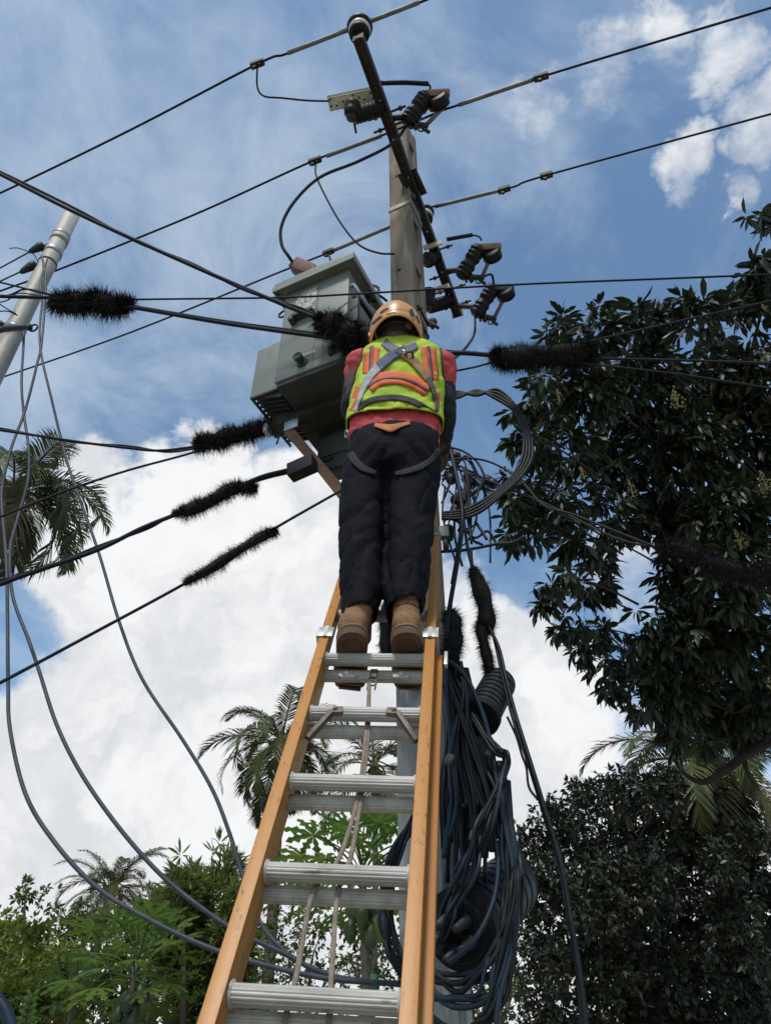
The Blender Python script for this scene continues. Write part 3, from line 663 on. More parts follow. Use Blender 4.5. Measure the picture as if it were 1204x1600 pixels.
# left pole: dead ends and the grey drop cables
lv([(-40, 440, 3.25), (0, 419, 3.25), (48, 393, 3.25)], .006, 'upper short wire dead ended on the metal pole', 'dead end wires')
lv([(-40, 461, 3.25), (0, 440, 3.25), (34, 424, 3.25)], .006, 'lower short wire dead ended on the metal pole', 'dead end wires')
for (a, b, s, lab) in (((46, 394), (68, 383), (88, 375), 'upper black wedge clamp on the metal pole'), ((32, 426), (56, 412), (76, 406), 'lower black wedge clamp on the metal pole')):
    A, B, S_ = Pd(*a, 3.25), Pd(*b, 3.25), Pd(*s, 3.25)
    t = empty('wedge_clamp', A, lab, 'clamp', 'wedge clamps on the metal pole')
    obj('body', lathe(A, B, [(0, .012), (.15, .022), (.7, .036), (.95, .036), (1, .02)], 10), BLACK, t)
    obj('bail', join(tube([B, S_], .004, 5), tube([B - UP * .02, S_ - UP * .005], .004, 5)), STEEL, t)
lv([(15, 388, 3.2), (30, 388, 3.2), (52, 397, 3.22), (60, 410, 3.24)], .004, 'loose wire tail beside the upper wedge clamp', 'dead end wires')
lv([(-40, 535, 2.9), (0, 516, 3.0), (40, 512, 3.15)], .022, 'thick black tension grip on the left of the metal pole', 'dead end wires', BLACK)
for k, tr_ in enumerate(([(-30, 450, 3.1), (0, 475, 3.15), (26, 491, 3.2)], [(-20, 490, 3.1), (10, 486, 3.15), (28, 493, 3.2)], [(-30, 478, 3.0), (10, 470, 3.0), (30, 458, 2.9), (82, 466, 2.76)])):
    lv(tr_, .0045, ['upper thin stray wire left of the metal pole', 'lower thin stray wire left of the metal pole', 'thin stray wire curling into the left bristle cover'][k], 'stray wires at the metal pole')
DG = 'grey drop cables hanging in loops from the metal pole'
lv([(74, 405, 3.2), (64, 440, 3.18), (66, 470, 3.17), (62, 520, 3.16), (66, 560, 3.15), (80, 620, 3.14), (102, 710, 3.12), (125, 780, 3.1), (155, 865, 3.08), (186, 970, 3.05), (222, 1060, 3.02), (285, 1155, 2.98), (330, 1230, 2.95), (358, 1300, 2.92), (378, 1365, 2.9), (400, 1430, 2.88), (440, 1482, 2.86), (500, 1520, 2.85), (560, 1533, 2.84), (630, 1536, 2.84)], .0078, 'right hand grey drop cable, passing the middle palm', DG, CABLE_GREY)
lv([(38, 515, 3.2), (37, 540, 3.18), (34, 600, 3.15), (38, 650, 3.12), (45, 700, 3.1), (44, 750, 3.1), (28, 810, 3.08), (16, 860, 3.05), (20, 930, 3.0), (45, 1000, 2.95), (62, 1050, 2.93), (88, 1130, 2.9), (125, 1205, 2.87), (180, 1285, 2.84), (245, 1360, 2.82), (310, 1415, 2.8), (370, 1455, 2.8), (440, 1488, 2.8), (520, 1525, 2.82), (640, 1540, 2.83)], .0082, 'middle grey drop cable, sweeping to the foot of the pole', DG, CABLE_GREY)
lv([(66, 400, 3.2), (72, 440, 3.18), (66, 530, 3.16), (58, 570, 3.15), (40, 640, 3.12), (18, 700, 3.08), (4, 760, 3.05), (4, 800, 3.03), (10, 870, 3.0), (12, 960, 2.97), (13, 1070, 2.93), (16, 1140, 2.9), (40, 1240, 2.86), (85, 1315, 2.83), (150, 1385, 2.8), (230, 1435, 2.78), (330, 1482, 2.76), (430, 1512, 2.76), (520, 1530, 2.78), (630, 1538, 2.8)], .0082, 'left hand grey drop cable, down the left edge of the view', DG, CABLE_GREY)
lv([(-30, 1530, 1.6), (0, 1565, 1.6), (14, 1590, 1.6), (30, 1640, 1.6)], .011, 'blue black cable end in the bottom left corner', None, CABLE_BLUE)
o = obj('cable_tie', tube([Pd(578, 1534, 2.82), Pd(592, 1535, 2.82)], .022, 12), mat('green_plastic', (.05, .16, .07), .5)); tag(o, 'green sleeve round the drop cables behind the ladder', 'cable tie')

# ------------------------------------------------------------------ right of the pole: loops, tangle, coils, closures
LOOPG = 'looped cables right of the worker'
labs = ['outermost strand of the big cable loop beside the mango tree', 'second strand of the big cable loop beside the mango tree', 'third strand of the big cable loop beside the mango tree', 'innermost strand of the big cable loop beside the mango tree']
for k in range(4):
    e = (k - 1.5)
    lv([(690, 622 + e * 2, 2.75), (715, 617 + e * 3, 2.72), (745, 614 - e * 2.5, 2.7), (775, 616 + e * 5, 2.68), (800, 634 + e * 4, 2.66), (818 - e * 2, 662, 2.65), (824 - e * 4, 690, 2.65), (822 - e * 5, 718, 2.65), (806 - e * 3, 745 - e * 2, 2.66), (780, 770 - e * 4, 2.68), (750, 792 - e * 5, 2.7), (720, 804 - e * 4, 2.72), (690, 806 - e * 3, 2.75)], .0085, labs[k], LOOPG, CABLE)
lv([(700, 698, 2.75), (725, 706, 2.74), (745, 722, 2.72), (756, 745, 2.72), (754, 760, 2.74), (740, 772, 2.76)], .006, 'thin loop of cable springing from beside the hip', LOOPG, CABLE)
lv([(690, 720, 2.75), (735, 716, 2.72), (775, 726, 2.7), (815, 753, 2.66), (850, 790, 2.6), (900, 806, 2.55), (1020, 853, 2.45), (1110, 880, 2.4)], .0055, 'long thin cable running right into the bristle cover in the mango crown', LOOPG, CABLE)
lv([(690, 724, 2.78), (740, 742, 2.75), (800, 766, 2.7), (850, 786, 2.66), (960, 840, 2.55), (1030, 856, 2.45)], .005, 'second thin cable running into the bristle cover in the mango crown', LOOPG, CABLE)
lv([(690, 808, 2.75), (715, 815, 2.74), (740, 840, 2.74), (761, 830, 2.73), (775, 850, 2.73), (775, 858, 2.73)], .0065, 'cable kinked to a short hook below the loop', LOOPG, CABLE)
lv([(688, 862, 2.75), (720, 860, 2.74), (745, 856, 2.73), (775, 850, 2.72), (800, 848, 2.7), (820, 838, 2.68)], .0075, 'cable leaving the pole sideways below the tangle', LOOPG, CABLE)
lv([(742, 815, 2.74), (752, 830, 2.73), (760, 843, 2.72)], .007, 'cut cable stub pointing down below the loop', LOOPG, CABLE)
lv([(700, 690, 2.7), (712, 740, 2.66), (721, 790, 2.64), (721, 830, 2.62), (714, 880, 2.6), (702, 950, 2.58), (697, 1000, 2.56)], .010, 'thick cable hanging straight down from the tangle to the coil', LOOPG, CABLE)
# tangle of thin wires: about two dozen separate ends
ra = random.Random(5)
hubs = [(706, 712), (735, 752), (712, 790), (700, 760), (722, 730), (760, 760), (715, 830)]
words_ = ['upper', 'second upper', 'curled', 'tightly curled', 'straightest', 'drooping', 'shortest', 'outer', 'inner', 'left', 'right', 'low', 'lowest', 'bent', 'hooked', 'thin', 'thickest', 'doubled', 'crossing', 'looping', 'twisted', 'slack', 'kinked', 'stray']
for k in range(20):
    a = ra.choice(hubs); b = ra.choice(hubs); d0 = 2.8
    if k % 3 == 0: trk = [(a[0] + ra.uniform(-8, 8), a[1], d0), (a[0] + ra.uniform(-14, 10), a[1] + 50, d0 - .05), (a[0] + ra.uniform(-12, 16), a[1] + ra.uniform(90, 130), d0 - .08)]
    elif k % 3 == 1: trk = [(690, ra.uniform(700, 820), d0), (725, ra.uniform(705, 800), d0 - .06), (b[0] + 20, b[1] + ra.uniform(-10, 20), d0 - .05), (b[0] + ra.uniform(-10, 40), b[1] + ra.uniform(15, 50), d0)]
    else: trk = [(a[0], a[1], d0), ((a[0] + b[0]) / 2 + ra.uniform(10, 40), (a[1] + b[1]) / 2 + ra.uniform(-25, 25), d0 - .07), (b[0], b[1], d0), (b[0] - ra.uniform(5, 20), b[1] + ra.uniform(10, 40), d0 + .04)]
    lv(trk, ra.choice([.004, .005, .006]), 'black wire in the knotted tangle of thin wires beside the worker\'s hip', 'tangle of wires beside the hip', CABLE, 'tangled_wire', 'wire')
for k, (hx, hy, a_) in enumerate([(706, 712, 30), (733, 752, 60), (711, 800, 100), (703, 745, 80), (718, 782, 20), (700, 833, 95), (765, 753, 50)]):
    c = Pd(hx, hy, 2.8); dv = Vector((math.cos(R(a_)), -.2, -math.sin(R(a_)))) * .045
    t = empty('splice_connector', c, ['splice block highest in the wire tangle', 'splice block rightmost in the knot', 'splice block above the loop crossing', 'splice block nearest the trouser pocket', 'splice block in the centre of the knot', 'splice block beside the ladder top', 'small splice block hanging in the loop'][k], 'connector', 'splice blocks in the wire tangle')
    obj('body', lathe(c - dv, c + dv, [(0, .012), (.1, .026), (.45, .028), (.5, .022), (.55, .028), (.9, .026), (1, .012)], 10), BLACK, t); obj('clip', bar(c - dv * .3, c + dv * .3 + UP * .02, .05, .02), BLACK, t)
c = Pd(693, 833, 2.72)
t = empty('terminal_box', c, 'small grey tap box hanging on the pole at the top of the right rail', 'connector')
obj('body', boxf(c, Vector((.022, 0, 0)), Vector((0, .02, 0)), Vector((0, 0, .03)), .005), mat('dull_grey_plastic', (.16, .17, .17), .6), t, smooth='auto')
obj('nozzle', tube([c + Vector((.005, 0, -.03)), c + Vector((.006, 0, -.1))], .014, 10), BLACK, t)
# hanging cables with bristles on the right
lv([(722, 800, 2.72), (733, 870, 2.7), (745, 900, 2.7), (755, 960, 2.68), (778, 1010, 2.64), (790, 1060, 2.6), (806, 1120, 2.56), (828, 1190, 2.52), (850, 1262, 2.5), (876, 1350, 2.48), (890, 1430, 2.46), (905, 1520, 2.45), (915, 1600, 2.44), (922, 1680, 2.44)], .0076, 'heavy twisted cable hanging from the tangle past the lower right tree', LOOPG, CABLE)
lv([(735, 870, 2.72), (742, 905, 2.72), (768, 985, 2.68), (783, 1050, 2.62), (800, 1120, 2.58), (822, 1185, 2.54), (846, 1262, 2.52), (872, 1352, 2.5), (886, 1430, 2.48), (902, 1520, 2.47), (912, 1680, 2.46)], .006, 'second strand twisted along the heavy hanging cable', LOOPG, CABLE)
lv([(792, 1120, 2.55), (806, 1150, 2.55), (815, 1180, 2.55), (822, 1200, 2.55), (826, 1230, 2.54), (840, 1250, 2.53)], .0045, 'thin wavy wire beside the heavy hanging cable', LOOPG, CABLE)
lv([(735, 860, 2.7), (738, 890, 2.7), (752, 950, 2.69), (758, 1000, 2.68), (765, 1055, 2.67)], .009, 'cable inside the two part hanging bristle cover', LOOPG, CABLE)
bristle_guard([(738, 888, 2.7), (748, 915, 2.7), (757, 945, 2.69), (760, 972, 2.69), (757, 990, 2.69)], 18, 'upper hanging bristle cover right of the ladder top', 2400, .14, 8, .6)
bristle_guard([(748, 970, 2.68), (754, 1000, 2.67), (761, 1030, 2.67), (765, 1055, 2.66)], 14, 'lower tapering bristle cover right above the ribbed closure', 1700, .14, 9, .5)
bristle_guard([(703, 955, 2.62), (708, 985, 2.6), (706, 1015, 2.58), (700, 1040, 2.56)], 20, 'bristle cover behind the right ladder rail above the coil', 2400, .14, 10, .6)
bristle_guard([(604, 940, 2.78), (603, 975, 2.76), (604, 1010, 2.74), (606, 1035, 2.72)], 16, 'bristle cover between and behind the two boots', 1700, .14, 11, .55)
bristle_guard([(1025, 853, 2.45), (1070, 862, 2.43), (1110, 880, 2.41), (1160, 895, 2.39), (1215, 905, 2.37)], 22, 'bristle cover in front of the mango crown at the right edge', 3400, .12, 12, .45)
lv([(1180, 898, 2.39), (1215, 905, 2.37), (1330, 930, 2.3)], .006, 'cable leaving the right edge bristle cover', LOOPG, CABLE)

# the big bundle of coiled spare cable
coil = empty('cable_coil', Pd(720, 1560, 2.6), 'big hanging coil of many black and blue cables, right of the ladder', 'cable coil')
rc = random.Random(9)
def strand(track, r, m): obj('strand', tube(spline([Pd(*t) for t in track], 7), r, 7), m, coil)
for k in range(82):
    t = k / 81; j = lambda s: rc.uniform(-s, s)
    if k < 60:      # strands hung over the bracket at the top, gathered low
        t = (k + rc.random()) / 60; xt = 694 + 26 * rc.random(); xb = 692 + 96 * t
        yb = rc.choice([1260, 1310, 1330, 1340, 1380])
        dm = 2.62 + j(.11)
        strand([(xt, 1052 + j(18), dm), (xt + 2 + 8 * t + j(4), 1085, dm - .02), (697 + 55 * t + j(5), 1170, dm + j(.02)), (694 + 90 * t + j(5), 1250, dm + j(.03)), (xb + j(7), yb, dm + j(.03))], rc.choice([.006, .0072, .0084]), CABLE if rc.random() < .6 else CABLE_BLUE)
    elif k < 70:   # long falls crossing from upper right to lower left and round the bottom
        e = k - 65; x0 = 786 + e * 2.2
        strand([(700 + j(10), 1070, 2.6), (735 + j(12), 1115, 2.55), (774 + j(8), 1170 + j(6), 2.5 + j(.05)), (790 + j(4), 1182 + j(7), 2.49 + j(.05)), (786 + j(5), 1215, 2.48 + j(.05)), (756 + j(14), 1290, 2.47 + j(.05)), (726 + j(22), 1360, 2.49 + j(.05)), (702 + j(16), 1430, 2.52 + j(.04)), (682 + j(5), 1482 + j(8), 2.55)], rc.choice([.006, .007]), CABLE if k % 2 else CABLE_BLUE)
    else:          # outer loops round the closures
        e = k - 70; xx = 784 + e * 1.5 + j(6)
        q = 1500 + rc.random() ** 1.5 * 110
        strand([(780 + j(8), 1190, 2.52), (790 + j(10), 1260, 2.5), (xx + 6 + j(6), 1340, 2.48), (xx + 8 + j(9), 1400 + j(20), 2.46 + j(.05)), (xx - 14 + j(12), q - 44, 2.45), (752 + j(14), q + 4, 2.46), (712 + j(8), q + 18 + j(10), 2.5), (668, q + j(14), 2.56), (640, q - 30, 2.62)], rc.choice([.0065, .0075, .0085]), CABLE if k % 3 else CABLE_BLUE)
for k in range(14):   # thick black strands added behind, standing in for the bundle's shadow mass
    strand([(694 + k * 2.6, 1045, 2.86), (700 + k * 4 + rc.uniform(-5, 5), 1130, 2.84), (692 + k * 6.4, 1220, 2.84), (692 + k * 6.8 + rc.uniform(-5, 5), 1300 + rc.uniform(-8, 36), 2.84)], .0125, BLACK)
for k in range(11):   # left side of the coil, seen between the rungs behind the ladder
    e = k; g = lambda s_: rc.uniform(-s_, s_); strand([(668, 1240 + e * 5, 2.66 + g(.04)), (640 + g(5), 1290 + g(12), 2.62 + g(.05)), (620 - e * .8 + g(7), 1340, 2.6 + g(.05)), (610 - e * .9 + g(9), 1390, 2.6 + g(.05)), (606 - e * .7 + g(9), 1440, 2.6 + g(.05)), (616 + g(12), 1490, 2.6 + g(.05)), (638 + g(8), 1530 + g(14), 2.6), (672, 1560 + g(16), 2.62)], .0062, CABLE if k % 3 else CABLE_BLUE)
strand([(688, 1036, 2.5), (706, 1036, 2.5), (730, 1062, 2.5), (752, 1110, 2.5), (768, 1170, 2.5), (782, 1260, 2.48), (800, 1350, 2.46), (806, 1450, 2.44), (780, 1560, 2.44), (770, 1640, 2.44)], .008, CABLE_BLUE)
strand([(772, 1305, 2.5), (778, 1350, 2.48), (770, 1410, 2.46), (740, 1470, 2.45), (700, 1505, 2.48)], .008, CABLE_BLUE)
strand([(776, 1315, 2.55), (778, 1342, 2.54), (787, 1348, 2.53), (796, 1335, 2.52), (798, 1300, 2.52), (793, 1220, 2.52)], .010, CABLE)
for (px, py) in ((768, 1168), (742, 1300), (812, 1360), (704, 1180)): obj('tape_wrap', tube([Pd(px, py, 2.5), Pd(px - 5, py + 13, 2.5)], .014, 9), mat('faded_tape', (.10, .10, .10), .7), coil)
c = Pd(692, 1478, 2.6); obj('binding', tube([Pd(684, 1478, 2.56), Pd(692, 1482, 2.54)], .02, 10), BLACK, coil)
obj('binding', tube([Pd(690, 1040, 2.62), Pd(716, 1058, 2.6)], .03, 10), BLACK, coil)
obj('hanger', bar(Pd(680, 1030, 2.9), Pd(716, 1062, 2.6), .03, .02), DARKSTEEL, coil)

# splice closures: ribbed black domes
def closure(a, b, r, label, ribs=8, endcap=False):
    A, B = Pd(*a), Pd(*b); t = empty('splice_closure', A, label, 'splice closure', 'ribbed splice closures')
    prof = [(0, r * .5), (.01, r * .92)]
    for k in range(ribs):
        s = .03 + .86 * k / ribs; w = .86 / ribs
        prof += [(s, r), (s + w * .7, r), (s + w * .72, r * .9), (s + w * .98, r * .9)]
    prof += [(.91, r * .98), (.97, r * .85), (1, r * .5)]
    obj('dome', lathe(A, B, prof, 28), BLACK, t, smooth='auto')
    ax = (B - A)
    obj('base_clamp', lathe(A - ax * .10, A + ax * .03, [(0, r * .9), (.1, r * 1.1), (.9, r * 1.1), (1, r)], 28), mat('matte_black_plastic', (.007, .007, .008), .65, spec=.2), t, smooth='auto')
    if endcap:
        E = A - ax * .10; n = ax.normalized(); s = n.orthogonal().normalized(); u = n.cross(s)
        obj('end_plate', lathe(E - ax * .03, E, [(0, r * .55), (.3, r * .8), (1, r * .88)], 24), MATS['matte_black_plastic'], t, smooth='auto')
        for q in range(5):
            p = E + (s * math.cos(q * 1.25) + u * math.sin(q * 1.25)) * r * .45
            obj('port', lathe(p - ax * .03, p - ax * .2, [(0, r * .2), (.2, r * .2), (.21, r * .15), (1, r * .12)], 12), BLACK, t)
    return t
closure((752, 1118, 2.58), (782, 1062, 2.72), .067, 'upper ribbed splice closure, standing tilted right of the coil')
closure((726, 1446, 2.62), (802, 1378, 3.05), .108, 'large splice closure inside the coil, its round end towards the ladder', 7, True)
# ------------------------------------------------------------------ ladder
LW = .324
C5 = Pz(585.5, 1031, LW * F / 155); C1 = Pz(491.5, 1560, LW * F / 271)
la = (C5 - C1).normalized(); lr = Vector((1, -.07, -.035)); lr = (lr - la * lr.dot(la)).normalized(); ln = lr.cross(la).normalized()
STEP = (C5 - C1).length / 4
FIBRE = mat('worn_orange_fibreglass', (0.37, 0.142, 0.014), .45, col2=(0.40, 0.172, 0.026), scale=4, bump=.05, bscale=140, stretch=(1.6, .8, .28), col3=(0.14, 0.07, 0.025), s3=60, m3=(.61, .69))
FIBRE2 = mat('smooth_orange_fibreglass', (0.38, 0.14, 0.010), .38, col2=(0.31, 0.115, 0.010), scale=5, stretch=(1.6, .8, .28), col3=(.14, .07, .025), s3=50, m3=(.64, .74))
ALU = mat('scuffed_aluminium', (0.40, 0.385, 0.355), .55, .15, col2=(0.28, 0.26, 0.23), scale=16, bump=.1, bscale=90, stretch=(.3, 1, 1), col3=(.13, .11, .09), s3=38, m3=(.64, .74))
ALU2 = mat('dull_aluminium', (0.46, 0.44, 0.40), .55, .12, col2=(0.30, 0.28, 0.24), scale=16, bump=.1, bscale=90, col3=(.10, .085, .07), s3=36, m3=(.62, .74))
def lq(x, s, n): return C5 + lr * x + la * s + ln * n         # s = 0 at the rung under the boots
s_bot = -(C5.z - .03) / la.z
ladder = empty('extension_ladder', lq(0, s_bot, 0), 'orange fibreglass extension ladder with aluminium rungs, leaning on the pole', 'ladder')
def lbox(x0, x1, s0, s1, n0, n1, bev=0.0):
    return boxf(lq((x0 + x1) / 2, (s0 + s1) / 2, (n0 + n1) / 2), lr * (x1 - x0) / 2, la * (s1 - s0) / 2, ln * (n1 - n0) / 2, bev)
def rail(side, x_in, s0, s1, n0, n1, m, fl=.033, t=.0045):
    xs = sorted((x_in, x_in + side * t)); xo = sorted((x_in, x_in + side * fl))
    return obj('rail', join(lbox(xs[0], xs[1], s0, s1, n0 + t, n1 - t), lbox(xo[0], xo[1], s0, s1, n1 - t, n1, .0018), lbox(xo[0], xo[1], s0, s1, n0, n0 + t, .0018)), m, ladder, smooth='auto')
S_TOP_R = .93; SB = .10; DX = .010
# the extension: its front rails carry the worn strips; then the base section behind, set over to the right
fr_l = rail(-1, -LW / 2, s_bot + .25, S_TOP_R, -.021, .036, FIBRE)
fr_r = rail(1, LW / 2, s_bot + .25, S_TOP_R, -.021, .036, FIBRE)
br_l = rail(-1, -LW / 2 - .036 + DX + .018, s_bot, SB, -.084, -.024, FIBRE2)
br_r = rail(1, LW / 2 + .014 + DX, s_bot, SB - .03, -.084, -.024, FIBRE2)
for o, x in ((fr_l, -LW / 2 - .016), (fr_r, LW / 2 + .016)):
    obj('rail_cap', lbox(x - .02, x + .02, S_TOP_R - .02, S_TOP_R + .015, -.026, .041, .004), mat('grey_rail_cap', (.2, .2, .2), .6), o, smooth='auto')
def rung(s, n, r, x0, x1, m):
    V, Fs = [], []; K = 48; xs = [x0, x1]
    for x in xs:
        for k in range(K):
            a = 2 * math.pi * k / K
            rr = r * (1 + (.03 if k % 3 == 0 else (-.035 if k % 3 == 1 else .02)))
            ca, sa = math.cos(a), math.sin(a)
            # flattened tread on the top
            up_ = min(sa, .80)
            V.append(lq(x, s, n) + (UP * up_ + AH * ca) * rr)
    for k in range(K): Fs.append([k, (k + 1) % K, K + (k + 1) % K, K + k])
    Fs += [list(range(K))[::-1], [K + k for k in range(K)]]
    return obj('rung', (V, Fs), m, ladder, smooth=False)
AH = lr.cross(UP).normalized()
k0 = int(math.ceil((s_bot + .3) / STEP))
for k in range(k0, int(S_TOP_R / STEP) + 1):
    s = k * STEP
    o = rung(s, 0, .0215, -LW / 2 - .002, LW / 2 + .002, ALU)
    for sd in (-1, 1):
        x = sd * (LW / 2 - .003); obj('swage_ring', lathe(lq(x - .003, s, 0), lq(x + .003, s, 0), [(0, .0245), (1, .0245)], 20), ALU2, o)
    if s <= .02: rung(s - .012, -.056, .0205, -LW / 2 - .014, LW / 2 + .03, ALU2)
# guide brackets at the top of the base section
for sd in (-1, 1):
    x = sd * (LW / 2 + .014); s = .105
    obj('guide_bracket', join(lbox(x - .026, x + .026, s - .028, s + .028, .037, .043, .002), lbox(x + sd * .026 - .003, x + sd * .026 + .003, s - .03, s + .03, -.07, .043), lbox(x - .006, x + .008, s - .03, s + .03, .043, .046)), mat('bright_aluminium', (.62, .62, .60), .35, .6, col2=(.45, .45, .44), scale=20), ladder, smooth='auto')
obj('guide_bracket', lbox(LW / 2 + .062, LW / 2 + .074, .0, .075, -.03, -.012, .002), MATS['bright_aluminium'], ladder, smooth='auto')
# rung locks below the second rung
for sd in (-1, 1):
    a = lq(sd * .095, -STEP - .008, .012); b = lq(sd * .062, -STEP - .006, .012); c = lq(sd * (LW / 2 - .008), -STEP - .10, -.012)
    obj('rung_lock', join(bar(b, a, .028, .022, ln, .006), bar(a, c, .016, .02, ln, .004), sphere(lq(sd * .085, -STEP - .008, .022), .008, 8, 6)), mat('brown_weathered_metal', (.16, .13, .10), .6, .4, col2=(.09, .07, .055), scale=22), ladder, smooth='auto')
    obj('lock_bolt', join(sphere(lq(sd * .09, -.042, -.03), .013, 10, 8), bar(lq(sd * .06, -.046, -.034), lq(sd * .115, -.046, -.034), .02, .016, ln, .004)), ALU2, ladder)
obj('pulley_shackle', join(lbox(-.014, .010, -.055, -.012, -.038, -.026, .003), tube(torus_path(lq(-.002, -.085, -.03), ln, .014, 14), .003, 6), tube([lq(-.014, -.06, -.03), lq(-.014, -.12, -.03)], .003, 5), tube([lq(.010, -.06, -.03), lq(.010, -.12, -.03)], .003, 5)), mat('brown_weathered_metal', (0, 0, 0)), ladder)
def on_ladder(px, py, n):
    r = ray(px, py); o = lq(0, 0, n); t = (o - CAM).dot(ln) / r.dot(ln); return CAM + r * t
ROPE = mat('dirty_grey_brown_rope', (0.17, 0.13, 0.10), .9, col2=(0.25, 0.20, 0.16), scale=40, bump=.5, bscale=200)
def flat_rope(track):
    P = spline([on_ladder(*t) for t in track], 6); V, Fs = [], []
    for i, p in enumerate(P):
        for (sx, sn) in ((-1, -1), (1, -1), (1, 1), (-1, 1)): V.append(p + lr * sx * .0052 + ln * sn * .0026)
    for i in range(len(P) - 1):
        for k in range(4): Fs.append([i * 4 + k, i * 4 + (k + 1) % 4, i * 4 + 4 + (k + 1) % 4, i * 4 + 4 + k])
    return V, Fs
obj('rope', flat_rope([(577, 1062, -.032), (576, 1118, -.027), (574, 1160, -.03), (565, 1240, -.028), (550, 1330, -.03), (540, 1360, -.026), (527, 1400, -.03), (518, 1520, -.03), (512, 1620, -.03), (500, 1800, -.03)]), ROPE, ladder)
obj('rope', flat_rope([(577, 1066, -.028), (572, 1140, -.028), (560, 1240, -.027), (530, 1340, -.026), (492, 1388, -.026), (478, 1440, -.026), (462, 1530, -.026), (444, 1600, -.026), (420, 1760, -.026)]), ROPE, ladder)
for sd in (-1, 1):
    x = sd * (LW / 2 + .03); obj('foot', lbox(x - .03, x + .03, s_bot - .03, s_bot + .10, -.09, -.02, .006), BLACK, ladder, smooth='auto')

# ------------------------------------------------------------------ the worker
SOLE = C5.z + .020
def dax(z):
    kn = [(2.6, 2.20), (2.95, 2.19), (3.6, 2.14), (4.0, 2.13), (4.14, 2.12), (4.35, 2.07)]
    if z <= kn[0][0]: return kn[0][1]
    for (a, b), (c, d) in zip(kn, kn[1:]):
        if z <= c: return b + (d - b) * (z - a) / (c - a)
    return kn[-1][1]
def PA(px, py):
    d = 2.13
    for _ in range(6): d = dax(Pd(px, py, d).z)
    return Pd(px, py, d)
SKIN = mat('dark_brown_skin', (0.085, 0.045, 0.03), .5, col2=(0.06, 0.033, 0.022), scale=30)
HAIR = mat('black_hair', (0.008, 0.007, 0.007), .7)
RED = mat('faded_red_shirt', (0.46, 0.052, 0.055), .85, col2=(0.36, 0.038, 0.042), scale=18, bump=.35, bscale=45)
SLEEVE = mat('black_knit_sleeve', (0.0045, 0.0045, 0.006), .85, col2=(.008, .008, .010), scale=30, bump=.3, bscale=60)
TROUSER = mat('black_work_trousers', (0.0045, 0.0045, 0.0075), .8, col2=(0.009, 0.0075, 0.011), scale=7, bump=.3, bscale=55, spec=.12)
VEST = mat('yellow_green_safety_vest', (0.40, 0.50, 0.03), .8, col2=(0.30, 0.40, 0.022), scale=14, bump=.4, bscale=30)
ORANGE = mat('orange_vest_band', (0.66, 0.125, 0.025), .75, col2=(0.50, 0.09, 0.02), scale=20)
MAROON = mat('dark_band_stripe', (0.10, 0.035, 0.035), .6)
SUEDE = mat('tan_suede', (0.21, 0.11, 0.05), .9, col2=(0.145, 0.073, 0.034), scale=22, bump=.35, bscale=90, col3=(.09, .045, .022), s3=55, m3=(.62, .72))
SOLEM = mat('worn_brown_outsole', (0.13, 0.072, 0.042), .85, col2=(0.085, 0.047, 0.03), scale=25, bump=.3)
worker = empty('person', Vector((.02, 2.18, SOLE)), 'person seen from behind in orange helmet, yellow vest and black trousers, standing on the ladder', 'person')

def ring(c, a, b, n=2.3, K=28, bk=None):
    out = []
    for k in range(K):
        t = 2 * math.pi * k / K; ct, st = math.cos(t), math.sin(t)
        bb_ = b if st > 0 or bk is None else bk
        out.append(Vector((c[0] + a * math.copysign(abs(ct) ** (2 / n), ct), c[1] + bb_ * math.copysign(abs(st) ** (2 / n), st), c[2])))
    return out
def loft(rings):
    K = len(rings[0]); V = [p for r in rings for p in r]; Fs = []
    for i in range(len(rings) - 1):
        for k in range(K): Fs.append([i * K + k, i * K + (k + 1) % K, (i + 1) * K + (k + 1) % K, (i + 1) * K + k])
    Fs.append(list(range(K))[::-1]); Fs.append([(len(rings) - 1) * K + k for k in range(K)])
    return V, Fs
def limb(pts, rad, sides=14, per=6):
    P = spline(pts, per); m = len(P); n = len(rad)
    rr = [float(np.interp(i / (m - 1) * (n - 1), range(n), rad)) for i in range(m)]
    e0 = P[0] + (P[0] - P[1]).normalized() * rr[0] * .7; e1 = P[-1] + (P[-1] - P[-2]).normalized() * rr[-1] * .7
    return tube([e0] + P + [e1], [rr[0] * .55] + rr + [rr[-1] * .55], sides)
def remesh(vfs, voxel, smooth_n=4):
    V, Fs = join(*vfs); me = bpy.data.meshes.new('t'); me.from_pydata(V, [], Fs); me.update()
    bm = bmesh.new(); bm.from_mesh(me); bmesh.ops.recalc_face_normals(bm, faces=bm.faces); bm.to_mesh(me); bm.free()
    o = bpy.data.objects.new('t', me); COL.objects.link(o)
    md = o.modifiers.new('r', 'REMESH'); md.mode = 'VOXEL'; md.voxel_size = voxel; md.adaptivity = 0
    sm = o.modifiers.new('s', 'SMOOTH'); sm.iterations = smooth_n; sm.factor = .5
    dg = bpy.context.evaluated_depsgraph_get(); ev = o.evaluated_get(dg); m2 = ev.to_mesh()
    v = np.empty(len(m2.vertices) * 3); m2.vertices.foreach_get('co', v); v = v.reshape(-1, 3).copy()
    nn = np.empty(len(m2.vertices) * 3); m2.vertices.foreach_get('normal', nn); nn = nn.reshape(-1, 3).copy()
    fs = [list(p.vertices) for p in m2.polygons]; ev.to_mesh_clear(); bpy.data.objects.remove(o); bpy.data.meshes.remove(me)
    return v, nn, fs
def wrinkle(v, nn, fn):
    return v + nn * np.array([fn(Vector(p)) for p in v])[:, None]

